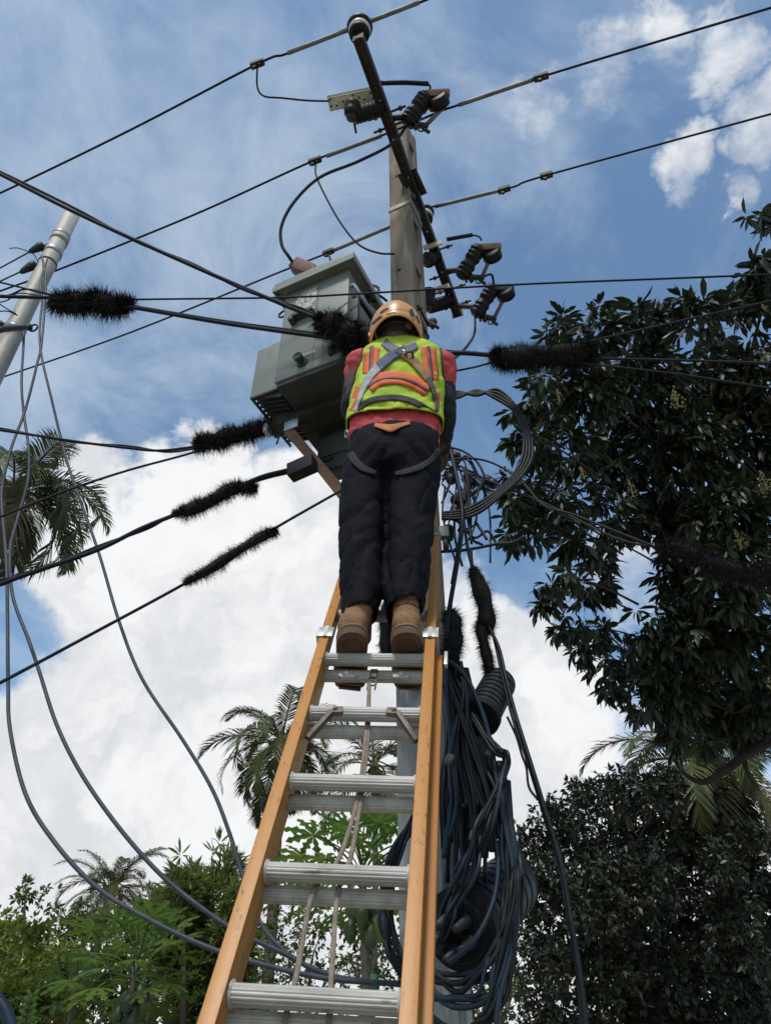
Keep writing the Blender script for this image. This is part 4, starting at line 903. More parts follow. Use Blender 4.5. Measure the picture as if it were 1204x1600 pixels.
# torso table: photo row, left and right edge on the axis plane, half depth
TOR = [(694, 543, 689, .112), (680, 543, 688, .112), (655, 546, 687, .113), (635, 549, 689, .114), (610, 554, 691, .116), (585, 558, 692, .114), (568, 560, 693, .106)]
tor = []
for (py, xl, xr, b) in TOR:
    l, r = PA(xl, py), PA(xr, py); c = (l + r) / 2; tor.append((c.z, c.x, c.y, (r - l).length / 2, b))
z_, x_, y_, a_, b_ = tor[-1]
tor += [(z_ + .035, x_, y_, a_ * .95, .095), (z_ + .065, x_ - .002, y_ - .002, a_ * .80, .082), (z_ + .09, x_ - .003, y_ - .004, a_ * .58, .072), (z_ + .115, x_ - .003, y_ - .008, .072, .065), (z_ + .14, x_ - .003, y_ - .012, .060, .060)]
tz = [t[0] for t in tor]
def T(z): return [float(np.interp(z, tz, [t[i] for t in tor])) for i in (1, 2, 3, 4)]
def fold(p):   # soft cloth creases across the back
    q = Vector((p.x * 5 + p.z * 3, p.y * 5, p.z * 13)); r2 = Vector((p.x * 16, p.y * 12, p.z * 26 + p.x * 14))
    r3 = Vector((p.x * 5, p.y * 3, p.z * 13 - abs(p.x - .02) * 16 + 7))
    return .0085 * mnoise.noise(q) + .004 * mnoise.noise(r2) - .0055 * max(0, 1 - abs(mnoise.noise(r3)) / .16) + .001
# skin: one continuous body
HC = PA(618.5, 522); HC = Vector((HC.x, 2.07, Pd(618, 522, 2.07).z))
neck = Vector((x_, 2.10, tor[-1][0] - .02))
Ls, Le, Lh = Pd(560, 569, 2.12), Pd(552, 645, 2.24), Pd(590, 662, 2.56)
Rs, Re, Rh = Pd(690, 569, 2.12), Pd(694, 655, 2.22), Pd(690, 706, 2.47)
HEADC = HC + Vector((0, .012, -.012))
hips = PA(613, 700)
parts = [loft([ring((HEADC.x, HEADC.y + dy, HEADC.z + dz), a, b, 2.1) for dz, a, b, dy in ((-.135, .030, .03, .045), (-.115, .05, .055, .03), (-.08, .064, .075, .015), (-.03, .072, .09, .0), (.02, .075, .096, -.002), (.06, .07, .09, -.003), (.09, .052, .068, -.003), (.105, .025, .03, -.003))]),
         limb([neck - UP * .08, neck, HEADC - UP * .06 + Vector((0, -.01, 0))], [.06, .056, .058]),
         sphere(HEADC + Vector((0, .098, -.035)), .017, 10, 8, (.8, 1.0, 1.2)),                                  # nose
         sphere(HEADC + Vector((0, .078, -.085)), .022, 10, 8, (1.2, .8, .5)),                                    # mouth
         sphere(HEADC + Vector((-.077, -.012, -.03)), .03, 10, 8, (.38, .75, 1.0)), sphere(HEADC + Vector((.077, -.012, -.03)), .03, 10, 8, (.38, .75, 1.0)),
         loft([ring((t[1], t[2], t[0]), t[3] - .03, t[4] - .03) for t in tor[:9]]),
         limb([Ls + Vector((.03, 0, 0)), Ls, Le, Lh], [.05, .045, .040, .028]), limb([Rs - Vector((.03, 0, 0)), Rs, Re, Rh], [.05, .045, .040, .028])]
def hand(wr, fwd, up, side):
    """palm and five bent fingers; side = direction of the thumb"""
    fwd, side = fwd.normalized(), side.normalized(); out = []
    pc = wr + fwd * .055
    out.append(boxf(pc, fwd * .048, side * .040, fwd.cross(side) * .013, .010))
    out.append(limb([wr - fwd * .02, wr + fwd * .02], [.027, .026], 10, 2))
    pn = fwd.cross(side).normalized(); pn = pn if pn.dot(up) < 0 else -pn    # palm side
    for i, (off, l) in enumerate(((.030, .072), (.010, .080), (-.010, .074), (-.030, .060))):
        k0_ = wr + fwd * .095 + side * off; k1_ = k0_ + fwd * l * .42 + pn * l * .22; k2_ = k1_ + pn * l * .36 + fwd * l * .06; k3_ = k2_ + pn * l * .16 - fwd * l * .2
        out.append(limb([k0_ - fwd * .02, k0_, k1_, k2_, k3_], [.0095, .0095, .009, .008, .007], 8, 3))
    t0 = wr + fwd * .03 + side * .032; t1 = t0 + side * .028 + fwd * .022 + pn * .01; t2 = t1 + fwd * .028 + pn * .02
    out.append(limb([t0 - side * .02, t0, t1, t2], [.012, .012, .0105, .008], 8, 3))
    return out
parts += hand(Lh, (Lh - Le) + Vector((.03, .12, 0)), UP, Vector((.6, .2, .8))) + hand(Rh, (Rh - Re) + Vector((-.02, .06, .02)), UP, Vector((-.7, .1, .7)))
LEGS = {'l': [(752, 531, 600), (780, 529, 600.5), (812, 528, 599), (850, 528, 598), (890, 529, 597), (925, 531, 595), (950, 534, 592), (966, 536, 589)],
        'r': [(752, 602, 687), (780, 603, 682), (812, 605, 678), (850, 605.3, 676), (890, 604.5, 671), (925, 602, 667.5), (945, 602, 664), (956, 603, 661)]}
legc = {}
for s, rows in LEGS.items():
    legc[s] = []
    for (py, xl, xr) in rows:
        l, r = PA(xl, py), PA(xr, py); legc[s].append(((l + r) / 2, (r - l).length / 2))
    parts.append(limb([c for c, a in legc[s]] + [Vector((legc[s][-1][0].x, 2.19, SOLE + .06))], [a * .72 for c, a in legc[s]] + [.04]))
parts.append(loft([ring((hips.x, hips.y, z), .13, .09) for z in (legc['l'][0][0].z + .06, hips.z + .02, tor[1][0])]))
v, nn, fs = remesh(parts, .0055, 2)
obj('body', (v, fs), SKIN, worker)
for sx in (-1, 1):
    e = obj('eye', sphere(HEADC + Vector((sx * .03, .086, -.012)), .011, 12, 8), mat('eye_white', (.7, .7, .68), .2), worker)
    obj('iris', sphere(HEADC + Vector((sx * .03, .0945, -.012)), .0052, 10, 6), mat('dark_iris', (.02, .012, .008), .2), e)
hv_, hn_, hf_ = remesh([loft([ring((HEADC.x, HEADC.y - .012, HEADC.z + dz), a, b, 2.1) for dz, a, b in ((-.052, .05, .07), (-.035, .068, .086), (0, .079, .098), (.05, .076, .094), (.09, .055, .07), (.108, .02, .03))])], .008, 2)
obj('hair', (wrinkle(hv_, hn_, lambda p: .003 * mnoise.noise(p * 60)), hf_), HAIR, worker)
# shirt with short sleeves
Lm, Rm = Ls.lerp(Le, .42), Rs.lerp(Re, .42)
shirt_parts = [loft([ring((t[1], t[2], t[0]), t[3], t[4], 2.3, 40) for t in tor]), limb([Ls + Vector((.06, 0, .01)), Ls, Lm], [.07, .067, .059], 16), limb([Rs - Vector((.06, 0, .01)), Rs, Rm], [.07, .067, .059], 16)]
t0 = tor[0]; shirt_parts[0] = loft([ring((t0[1], t0[2], t0[0] - .035), t0[3] * .985, t0[4] * 1.0, 2.3, 40)] + [ring((t[1], t[2], t[0]), t[3], t[4], 2.3, 40) for t in tor])
v, nn, fs = remesh(shirt_parts, .011, 3)
shirt_vf = (wrinkle(v, nn, lambda p: fold(p) - .005 + .008 * (.4 - abs(mnoise.noise(Vector((p.x * 12 + p.z * 10, p.y * 12, p.z * 24)))))), fs)
obj('shirt', shirt_vf, RED, worker)
for S_, M_, E_, H_ in ((Ls, Lm, Le, Lh), (Rs, Rm, Re, Rh)):
    v, nn, fs = remesh([limb([S_.lerp(M_, .75), M_, E_, H_.lerp(E_, .06)], [.052, .055, .051, .036], 16)], .010, 3)
    obj('arm_sleeve', (wrinkle(v, nn, lambda p: .007 * mnoise.noise(Vector((p.x * 14, p.y * 14, p.z * 30)))), fs), SLEEVE, worker)
# trousers: seat and two legs grown together
tp_ = []
seat = [(686, 546, 686, .105, .103), (692, 542, 689, .115, .118), (708, 541, 689, .125, .135), (730, 535, 688, .12, .132), (752, 532, 687, .10, .115)]
rings = []
for (py, xl, xr, bf, bk) in seat:
    l, r = PA(xl, py), PA(xr, py); c = (l + r) / 2; rings.append(ring(c, (r - l).length / 2, bf, 2.4, 40, bk))
tp_.append(loft(rings))
for s in 'lr':
    bs_ = [.105, .105, .102, .10, .10, .098, .097, .096]
    rg = [ring(c + UP * 0, a, bs_[i], 2.3, 28) for i, (c, a) in enumerate(legc[s])]
    c, a = legc[s][0]; rg = [ring(c + UP * .06, a * .95, .10, 2.3, 28)] + rg
    c, a = legc[s][-1]; rg.append(ring(c - UP * .06, a * .98, .095, 2.3, 28))
    tp_.append(loft(rg))
v, nn, fs = remesh(tp_, .0105, 3)
knee_z = PA(602, 850).z; hem_z = PA(602, 958).z; seat_z = PA(602, 715).z
def tw(p):
    d = .0
    w = lambda sx, sy, sz, dx=0: mnoise.noise(Vector((p.x * sx, p.y * sy, p.z * sz + p.x * dx)))
    d += .008 * w(7, 6, 6, 7) + .003 * w(16, 12, 15, 22)
    gr = lambda q, wd: max(0.0, 1 - abs(q) / wd)
    d -= .009 * gr(w(8, 4, 2.2, 4), .10) + .007 * gr(w(5, 4, 6, -8), .09) + .004 * gr(w(8, 5, 9, 12), .09)
    # bunched cloth towards the hem and behind the knee
    d += .006 * math.exp(-((p.z - hem_z - .07) / .07) ** 2) * w(8, 4, 34, 12) + .005 * math.exp(-((p.z - knee_z) / .10) ** 2) * w(8, 4, 30, -22)
    d += .009 * math.exp(-((p.z - seat_z + .06) / .07) ** 2) * w(9, 5, 24, 30 if p.x > hips.x else -30)
    return d
v = wrinkle(v, nn, tw)
hl_, hr_ = PA(560, 967), PA(634, 957)
bm = bmesh.new(); me_ = bpy.data.meshes.new('t'); me_.from_pydata(v.tolist(), [], fs); bm.from_mesh(me_)
pn_ = Vector((hl_.z - hr_.z, 0, hr_.x - hl_.x)).normalized(); pn_ = (pn_ + Vector((0, .10, 0))).normalized()
bmesh.ops.bisect_plane(bm, geom=bm.verts[:] + bm.edges[:] + bm.faces[:], plane_co=(hl_ + hr_) / 2, plane_no=pn_, clear_inner=True)
bm.verts.index_update(); trous_vf = ([Vector(q.co) for q in bm.verts], [[q.index for q in f.verts] for f in bm.faces]); bm.free()
trousers = obj('trousers', trous_vf, TROUSER, worker); md = trousers.modifiers.new('t', 'SOLIDIFY'); md.thickness = .004; md.offset = -1
# vest: back and front panels that share their sides below the armholes
hemL, hemR = PA(544, 664), PA(684, 668); vz0 = (hemL.z + hemR.z) / 2; vz1 = tor[-1][0] - .035
arm_z = PA(620, 612).z
def vest_pt(s_unit, t, front):
    z00 = vz0 - (.030 if not front else 0) * math.cos(s_unit * math.pi / 2); z = z00 + (vz1 - z00) * t
    cx, cy, a, b = T(z); a += .002; b += .008
    k = min(1, max(0, (z - arm_z) / .12)); k = k * k * (3 - 2 * k)
    lim = a * 1.0 * (1 - k) + .166 * k
    sl = min(1, lim / a); s = sl * math.sin(s_unit * math.pi / 2)
    y = b * max(0, 1 - abs(s) ** 2.3) ** (1 / 2.3)
    p = Vector((cx + a * s, cy + (y if front else -y), z))
    f = fold(p) + .006 * math.exp(-((z - vz0 - .06) / .05) ** 2) * mnoise.noise(Vector((p.x * 22, 3, p.z * 20)))
    n_ = Vector((s, (1 if front else -1) * .8, 0)).normalized(); p += n_ * (f + .004)
    if t < .12: p += n_ * .004 * (1 - t / .12) 
    return p
NU, NV = 48, 52; V, Fs = [], []
for fi, front in enumerate((False, True)):
    b0 = len(V)
    for j in range(NV + 1):
        for i in range(NU + 1): V.append(vest_pt(i / NU * 2 - 1, j / NV, front))
    for j in range(NV):
        for i in range(NU):
            q = [b0 + j * (NU + 1) + i, b0 + j * (NU + 1) + i + 1, b0 + (j + 1) * (NU + 1) + i + 1, b0 + (j + 1) * (NU + 1) + i]
            Fs.append(q if not front else q[::-1])
vest_vf = (V, Fs); vest = obj('safety_vest', vest_vf, VEST, worker)
md = vest.modifiers.new('thick', 'SOLIDIFY'); md.thickness = .004; md.offset = 1
bv_v = BVHTree.FromPolygons([tuple(p) for p in V], Fs)
bv_t = BVHTree.FromPolygons([tuple(p) for p in trous_vf[0]], trous_vf[1])
jv = join(vest_vf, ([Vector(p) for p in shirt_vf[0]], shirt_vf[1]), ([Vector(p) for p in trous_vf[0]], trous_vf[1]))
bv_a = BVHTree.FromPolygons([tuple(p) for p in jv[0]], jv[1])
def strip(name, track, wpx, m, bvh, off=.008, cols=4, thick=.003, parent=None):
    pts = spline([Vector((a, b, 0)) for a, b in track], 8); V, Fs = [], []; last = None; rows = 0
    for i, p in enumerate(pts):
        t = (pts[min(i + 1, len(pts) - 1)] - pts[max(0, i - 1)]).normalized(); nrm = Vector((-t.y, t.x, 0)); row = []
        w = wpx if not isinstance(wpx, (list, tuple)) else float(np.interp(i / (len(pts) - 1), np.linspace(0, 1, len(wpx)), wpx))
        for k in range(cols + 1):
            q = p + nrm * w * (k / cols - .5); r = ray(q.x, q.y).normalized(); h = bvh.ray_cast(CAM, r)
            row.append(None if h[0] is None else h[0] - r * off)
        good = [x for x in row if x is not None]
        if len(good) < cols: continue
        row = [x if x is not None else good[-1] for x in row]
        if last is not None and (row[cols // 2] - last).length > .09: pass
        last = row[cols // 2]; V += row; rows += 1
    G = np.array([list(q) for q in V]).reshape(rows, cols + 1, 3) if rows > 1 else None
    if G is not None:
        for _ in range(3):
            H = G.copy(); H[1:-1] = (G[:-2] + 2 * G[1:-1] + G[2:]) / 4; H[:, 1:-1] = (H[:, :-2] + 2 * H[:, 1:-1] + H[:, 2:]) / 4; G = H
        V = [Vector(q) for q in G.reshape(-1, 3)]
    for j in range(rows - 1):
        for k in range(cols): a = j * (cols + 1) + k; Fs.append([a, a + 1, a + cols + 2, a + cols + 1])
    if rows < 2: return None
    o = obj(name, (V, Fs), m, worker if parent is None else parent); md = o.modifiers.new('t', 'SOLIDIFY'); md.thickness = thick; md.offset = 0
    return o
for tr_, w in (([(582, 535), (580, 550), (579, 566), (578, 584)], 24), ([(668, 541), (671, 560), (673, 578), (674, 594)], 23)):
    o = strip('orange_band', tr_, w, ORANGE, bv_v, .0125); strip('dark_stripe', tr_, 5, MAROON, bv_v, .0155, 2, parent=o)
tr_ = [(575, 604), (590, 594), (610, 590), (632, 592), (652, 600), (669, 611)]
o = strip('orange_band', tr_, 20, ORANGE, bv_v, .012); strip('dark_stripe', tr_, 3.5, MAROON, bv_v, .015, 2, parent=o)
strip('orange_band', [(561, 604), (556, 618), (552, 632), (550, 642)], 10, ORANGE, bv_v, .012)
strip('orange_band', [(684, 612), (683, 630), (681, 650)], 6, ORANGE, bv_v, .012)
strip('waist_strap', [(557, 639), (572, 629), (590, 623), (617, 621), (642, 626), (663, 637), (680, 649)], 9, mat('black_webbing', (.016, .016, .017), .8), bv_v, .013)
for sd in (-1, 1):
    ed = [vest_pt(sd, t, False) + Vector((sd * .004, -.004, 0)) for t in np.linspace(max(0, (arm_z - vz0) / (vz1 - vz0) - .12), 1, 24)]
    obj('armhole_binding', tube(ed, .0050, 6), MATS['black_webbing'], vest)
NAVY = mat('navy_webbing', (.045, .06, .115), .75, col2=(.065, .08, .13), scale=40, bump=.2, bscale=150)
PALEW = mat('worn_pale_webbing', (.38, .38, .37), .8, col2=(.24, .25, .26), scale=25, bump=.2, bscale=150)
TANW = mat('tan_webbing', (.34, .19, .08), .8, col2=(.22, .12, .05), scale=28, bump=.2, bscale=150)
GREYW = mat('grey_blue_webbing', (.10, .115, .15), .8, col2=(.14, .155, .19), scale=30, bump=.2, bscale=150)
strip('shoulder_strap', [(599, 534), (608, 541), (622, 549)], 13, GREYW, bv_v, .016)
strip('shoulder_strap', [(651, 539), (640, 544), (627, 549)], 12, GREYW, bv_v, .016)
strip('back_strap', [(634, 546), (618, 552), (604, 562), (592, 573)], 15, NAVY, bv_v, .018)
strip('back_strap', [(594, 571), (580, 585), (570, 600), (564, 615), (558, 632), (552, 648)], [12, 12, 11, 7, 5, 3], PALEW, bv_v, .017)
strip('back_strap', [(630, 551), (645, 563), (658, 578), (668, 593)], [14, 12, 11, 10], TANW, bv_v, .019)
strip('back_strap', [(666, 589), (675, 604), (680, 620), (682, 636), (681, 652)], [8, 7, 6, 5, 4], mat('grey_braided_lanyard', (.09, .08, .075), .8, col2=(.03, .03, .03), scale=80), bv_v, .019)
c = bv_v.ray_cast(CAM, ray(626, 550).normalized())[0]; rd = (CAM - c).normalized()
obj('d_ring', join(tube(torus_path(c + rd * .018, rd + Vector((0, 0, -.4)), .022, 18), .0042, 7), boxf(c + rd * .012, Vector((.022, 0, 0)), UP * .02, rd * .004, .004)), STEEL, worker)
obj('snap_hook', tube(torus_path(c + Vector((.035, 0, -.022)) + rd * .022, rd, .015, 14), .005, 6), DARKSTEEL, worker)
strip('cloth_end', [(585, 664), (600, 667), (611, 669), (626, 664), (640, 661)], [5, 9, 12, 6, 4], mat('orange_webbing', (.42, .14, .035), .8, col2=(.3, .1, .03), scale=30), bv_a, .012)
strip('leg_loop', [(541, 695), (546, 708), (556, 722), (570, 733), (588, 739)], [13, 13, 12, 10, 6], mat('dark_grey_webbing', (.016, .017, .021), .85, col2=(.010, .010, .013), scale=30), bv_t, .008)
strip('leg_loop', [(616, 740), (634, 737), (655, 730), (674, 718), (686, 702)], [6, 8, 9, 8, 8], MATS['dark_grey_webbing'], bv_t, .008)
strip('side_strap', [(687, 662), (687, 680), (688, 700), (690, 716)], 4, RED, bv_a, .008, 2)
b = Pd(541, 678, 2.09); obj('buckle', tube(torus_path(b, (1, .4, .3), .014, 12), .003, 6), STEEL, worker)
# helmet
HPL = mat('orange_helmet_shell', (0.55, 0.26, 0.075), .38, col2=(0.48, 0.23, 0.075), scale=9, bump=.04, bscale=60, col3=(.36, .20, .09), s3=22, m3=(.6, .72))
HDK = mat('dark_helmet_plastic', (0.03, 0.022, 0.02), .5)
HTILT = 9
def dome(u, w, sc=1.0, dz=0.0):
    """u azimuth, w 0 top .. 1 rim"""
    ph = w * R(109 + 8 * math.cos(u * 2))          # rim dips lower over the ears
    a, b, h = .1195 * sc, .142 * sc, .145 * sc
    flare = 1 + .045 * max(0, w - .86) / .14
    ridge = 1 + .022 * math.exp(-(math.sin(u - math.pi / 2) / .28) ** 2) * math.sin(min(1, w) * math.pi) if True else 1
    yy = b * math.sin(ph) * math.sin(u) * flare * ridge; zz_ = h * math.cos(ph) * ridge + dz; ct, st = math.cos(R(HTILT)), math.sin(R(HTILT))
    return HC + Vector((a * math.sin(ph) * math.cos(u) * flare * ridge, yy * ct - zz_ * st, yy * st + zz_ * ct))
K, J = 56, 22
V = [dome(0, 0)]; Fs = []
for j in range(1, J + 1):
    for k in range(K): V.append(dome(2 * math.pi * k / K, j / J))
for k in range(K): Fs.append([0, 1 + k, 1 + (k + 1) % K])
for j in range(J - 1):
    for k in range(K): Fs.append([1 + j * K + k, 1 + (j + 1) * K + k, 1 + (j + 1) * K + (k + 1) % K, 1 + j * K + (k + 1) % K])
hl = obj('helmet', (V, Fs), HPL, worker); md = hl.modifiers.new('t', 'SOLIDIFY'); md.thickness = .004; md.offset = -1
bv_h = BVHTree.FromPolygons([tuple(p) for p in V], Fs)
def hstrip(name, tr_, w, m, off): return strip(name, tr_, w, m, bv_h, off, 4, .002, hl)
obj('shell_edge', tube([dome(2 * math.pi * k / K, 1.0) for k in range(K + 1)], .0042, 6), HPL, hl)
hstrip('back_panel', [(592, 499), (604, 493), (620, 490), (636, 491), (648, 497)], [10, 13, 14, 13, 10], mat('orange_helmet_panel', (0.44, 0.19, 0.06), .5, col2=(.36, .16, .055), scale=12), .002)
hstrip('logo_patch', [(604, 493), (611, 491), (618, 490)], 5.5, mat('faded_oval_print', (.42, .24, .12), .6), .004)
hstrip('vent_slot', [(581, 506), (588, 500), (596, 493.5)], 3.5, HDK, .003)
hstrip('vent_slot', [(641, 483), (643, 489), (645, 494)], 5.5, HDK, .003)
hstrip('vent_slot', [(594, 489), (600, 484), (607, 481)], 2.2, HDK, .003)
hstrip('vent_slot', [(650, 493), (653, 499), (655, 505)], 2.2, HDK, .003)
# cradle and chin straps below the shell
obj('headband', tube([HEADC + Vector((.082 * math.cos(t), .103 * math.sin(t), -.012 + .006 * math.sin(t))) for t in np.linspace(0, 2 * math.pi, 30)], .006, 6), HDK, hl)
kn = HEADC + Vector((.052, -.086, -.022)); obj('ratchet_knob', join(lathe(kn + Vector((-.006, .012, 0)), kn + Vector((.010, -.014, -.004)), [(0, .017), (.7, .020), (.71, .013), (1, .013)], 18), tube(torus_path(kn + Vector((.010, -.014, -.004)), (.4, -.9, -.2), .015, 16), .003, 6)), mat('maroon_plastic', (.13, .035, .035), .45), hl)
for sx in (-1, 1):
    obj('chin_strap', tube(spline([HC + Vector((sx * .098, -.04, -.012)), HEADC + Vector((sx * .085, -.028, -.05)), HEADC + Vector((sx * .070, .012, -.10)), HEADC + Vector((sx * .03, .05, -.15))], 5), .005, 5), TANW if sx < 0 else HDK, hl)
obj('side_clip', boxf(HC + Vector((-.118, .0, -.022)), Vector((.006, 0, 0)), Vector((0, .018, 0)), Vector((0, 0, .014)), .004), mat('orange_red_plastic', (.5, .07, .03), .5), hl, smooth='auto')
# boots
for (px, toe, sh) in ((551.5, -.07, .030), (634, .06, 0)):
    hx = Pd(px, 1003, 2.11).x; base = Vector((hx, 2.085, SOLE)); fy = Vector((toe, 1, 0)).normalized(); fx = Vector((fy.y, -fy.x, 0))
    def bp(x, y, z): z += -(y - .10) * (.20 if z < .06 else .20 * max(0, 1 - (z - .06) / .12)) + (.0 if y < .2 else -.0); return base + fx * x + fy * y + UP * z
    prof = [(0.0, .010, .022), (.004, .022, .02), (.012, .032, .016), (.024, .040, .01), (.042, .0455, .005), (.065, .048, .0), (.10, .047, 0), (.15, .046, .0), (.20, .052, 0), (.24, .0525, .002), (.275, .045, .004), (.298, .026, .008)]
    def fr_ring(y, w, h0, h1, n=2.6, K=24):
        out = []
        for k in range(K):
            t = 2 * math.pi * k / K; ct, st = math.cos(t), math.sin(t)
            out.append(bp(w * math.copysign(abs(ct) ** (2 / n), ct), y, (h0 + h1) / 2 + (h1 - h0) / 2 * math.copysign(abs(st) ** (2 / n), st)))
        return out
    up_ = [(0.004, .026, .07), (0.014, .038, .095), (.03, .046, .12), (.07, .050, .13), (.12, .05, .125), (.17, .052, .10), (.22, .055, .078), (.26, .05, .066), (.292, .034, .052)]
    foot = loft([fr_ring(y, w, .018, h) for y, w, h in up_])
    shaft = limb([bp(0, .062, .06), bp(sh * .4, .068, .12), bp(sh, .084, .19)], [.048, .046, .045], 18, 4)
    v, nn, fs = remesh([foot, shaft], .0065, 2)
    bo = obj('boot', (wrinkle(v, nn, lambda p: .0022 * mnoise.noise(p * 28) + .001 * mnoise.noise(p * 70)), fs), SUEDE, worker)
    # outsole: rounded outline, heel and forefoot lugs
    ol = [(-w, y) for y, w, _ in prof][::-1] + [(w, y) for y, w, _ in prof]
    K2 = len(ol)
    V = [bp(x * 1.06, y * 1.02 - .006, .002 + (0 if y < .25 else (y - .25) * .2)) for x, y in ol] + [bp(x * 1.08, y * 1.02 - .006, .030 + (0 if y < .25 else (y - .25) * .2)) for x, y in ol]
    Fs = [list(range(K2))[::-1], [K2 + k for k in range(K2)]] + [[k, (k + 1) % K2, K2 + (k + 1) % K2, K2 + k] for k in range(K2)]
    so = obj('outsole', (V, Fs), SOLEM, bo, smooth=False)
    for r_ in (.012, .024, .036):
        arc = [bp(r_ * math.cos(t), .052 - r_ * math.sin(t) * 1.05, .001) for t in np.linspace(-.3, math.pi + .3, 14)]
        obj('tread_arc', tube(arc, .0035, 6), SOLEM, bo)
    for k in range(7):
        y = .12 + k * .026; w = float(np.interp(y, [p_[0] for p_ in prof], [p_[1] for p_ in prof])) * .85
        obj('tread_bar', bar(bp(-w, y - .005, .0), bp(w, y + .005, .0), .012, .008), SOLEM, bo)
    # heel counter, welt and seams
    obj('welt', tube([bp(x * 1.05, y * 1.02 - .006, .031) for x, y in ol], .0035, 6), mat('tan_welt', (.26, .15, .08), .85), bo)
    bbt = BVHTree.FromPolygons([tuple(p) for p in v], fs)
    for hgt, w in ((.150, .9),):
        sp_ = []
        for t in np.linspace(-1.25, 1.25, 15):
            dr = (fx * math.sin(t) - fy * math.cos(t)); h = bbt.ray_cast(bp(0, .075, hgt - .02 * math.cos(t) * (w < .9)) + dr * .3, -dr)
            if h[0] is not None: sp_.append(h[0] + dr * .001)
        if len(sp_) > 3: obj('seam', tube(sp_, .0022, 5), mat('dark_stitching', (.07, .035, .018), .9), bo)
    cl = [bp(sh + .044 * math.cos(t), .085 + .047 * math.sin(t), .195 + .012 * math.cos(t * 2)) for t in np.linspace(0, 2 * math.pi, 22)]
    obj('padded_collar', tube(cl, .010, 8), SUEDE, bo)
# ------------------------------------------------------------------ vegetation
BARK = mat('grey_brown_bark', (0.10, 0.08, 0.06), .9, col2=(0.055, 0.043, 0.033), scale=14, bump=.6, bscale=30, stretch=(1, 1, .3))
DBARK = mat('dark_bark', (0.028, 0.023, 0.019), .9, col2=(0.016, 0.013, 0.011), scale=14, bump=.6, bscale=30, stretch=(1, 1, .4))
PBARK = mat('pale_palm_bark', (0.10, 0.085, 0.065), .9, col2=(0.05, 0.042, 0.034), scale=9, bump=.6, bscale=25, stretch=(1, 1, 3))
def nrm_(a): return a / np.maximum(np.linalg.norm(a, axis=1), 1e-9)[:, None]
# leaf templates: x across, y along, z up; lengths 1
def tmpl_long(w=.13, curl=.22):
    V = [(0, 0, 0)]; 
    for y, k in ((.3, .9), (.65, 1.0)):
        z = -curl * y * y; V += [(-w * k, y, z + .035), (0, y, z), (w * k, y, z + .035)]
    V.append((0, 1, -curl))
    return np.array(V), np.array([[0, 2, 1], [0, 3, 2], [1, 2, 5], [1, 5, 4], [2, 3, 6], [2, 6, 5], [4, 5, 7], [5, 6, 7]])
def tmpl_oval(w=.24):
    V = [(0, 0, 0), (-w, .45, .05), (0, .5, -.03), (w, .45, .05), (0, 1, -.12)]
    return np.array(V), np.array([[0, 2, 1], [0, 3, 2], [1, 2, 4], [2, 3, 4]])
T_MANGO, T_OVAL, T_NARROW = tmpl_long(), tmpl_oval(), tmpl_long(.075, .12)
def leaf_axes(d, rs, roll=.5):
    d = nrm_(d); up = np.tile(np.array([[0, 0, 1.0]]), (len(d), 1)) + rs.normal(0, roll, d.shape)
    x = nrm_(np.cross(d, up)); z = np.cross(x, d); return x, d, z
def leaf_batch(P, D, S, tm, rs, roll=.5):
    V0, F0 = tm; x, y, z = leaf_axes(D, rs, roll)
    V = P[:, None, :] + S[:, None, None] * (V0[None, :, 0, None] * x[:, None, :] + V0[None, :, 1, None] * y[:, None, :] + V0[None, :, 2, None] * z[:, None, :])
    Fc = F0[None] + (np.arange(len(P)) * len(V0))[:, None, None]
    return V.reshape(-1, 3), Fc.reshape(-1, 3)
def pixblob(px, py, z, rpx): return (Pz(px, py, z), rpx / F * z)
def crown_points(blobs, per_m2, rs, shell=.45):
    """whorl positions spread through blobs, with outward direction"""
    P, O = [], []
    for (c, r) in blobs:
        n = max(4, int(per_m2 * 4 * r * r)); u = nrm_(rs.normal(0, 1, (n, 3)))
        rad = r * rs.random(n) ** shell; P.append(np.array(c)[None] + u * rad[:, None]); O.append(u)
    return np.concatenate(P), np.concatenate(O)
def whorls(P, O, k, size, rs, droop, spread=.9, jitter=.25):
    n = len(P); PP = np.repeat(P, k, 0); OO = np.repeat(O + np.array([[0, 0, .3]]), k, 0)
    D = OO * .55 + rs.normal(0, spread, (n * k, 3)); D[:, 2] -= droop
    S = size * (1 - jitter + 2 * jitter * rs.random(n * k)); PP = PP + nrm_(D) * (S * .12)[:, None]
    return PP, D, S
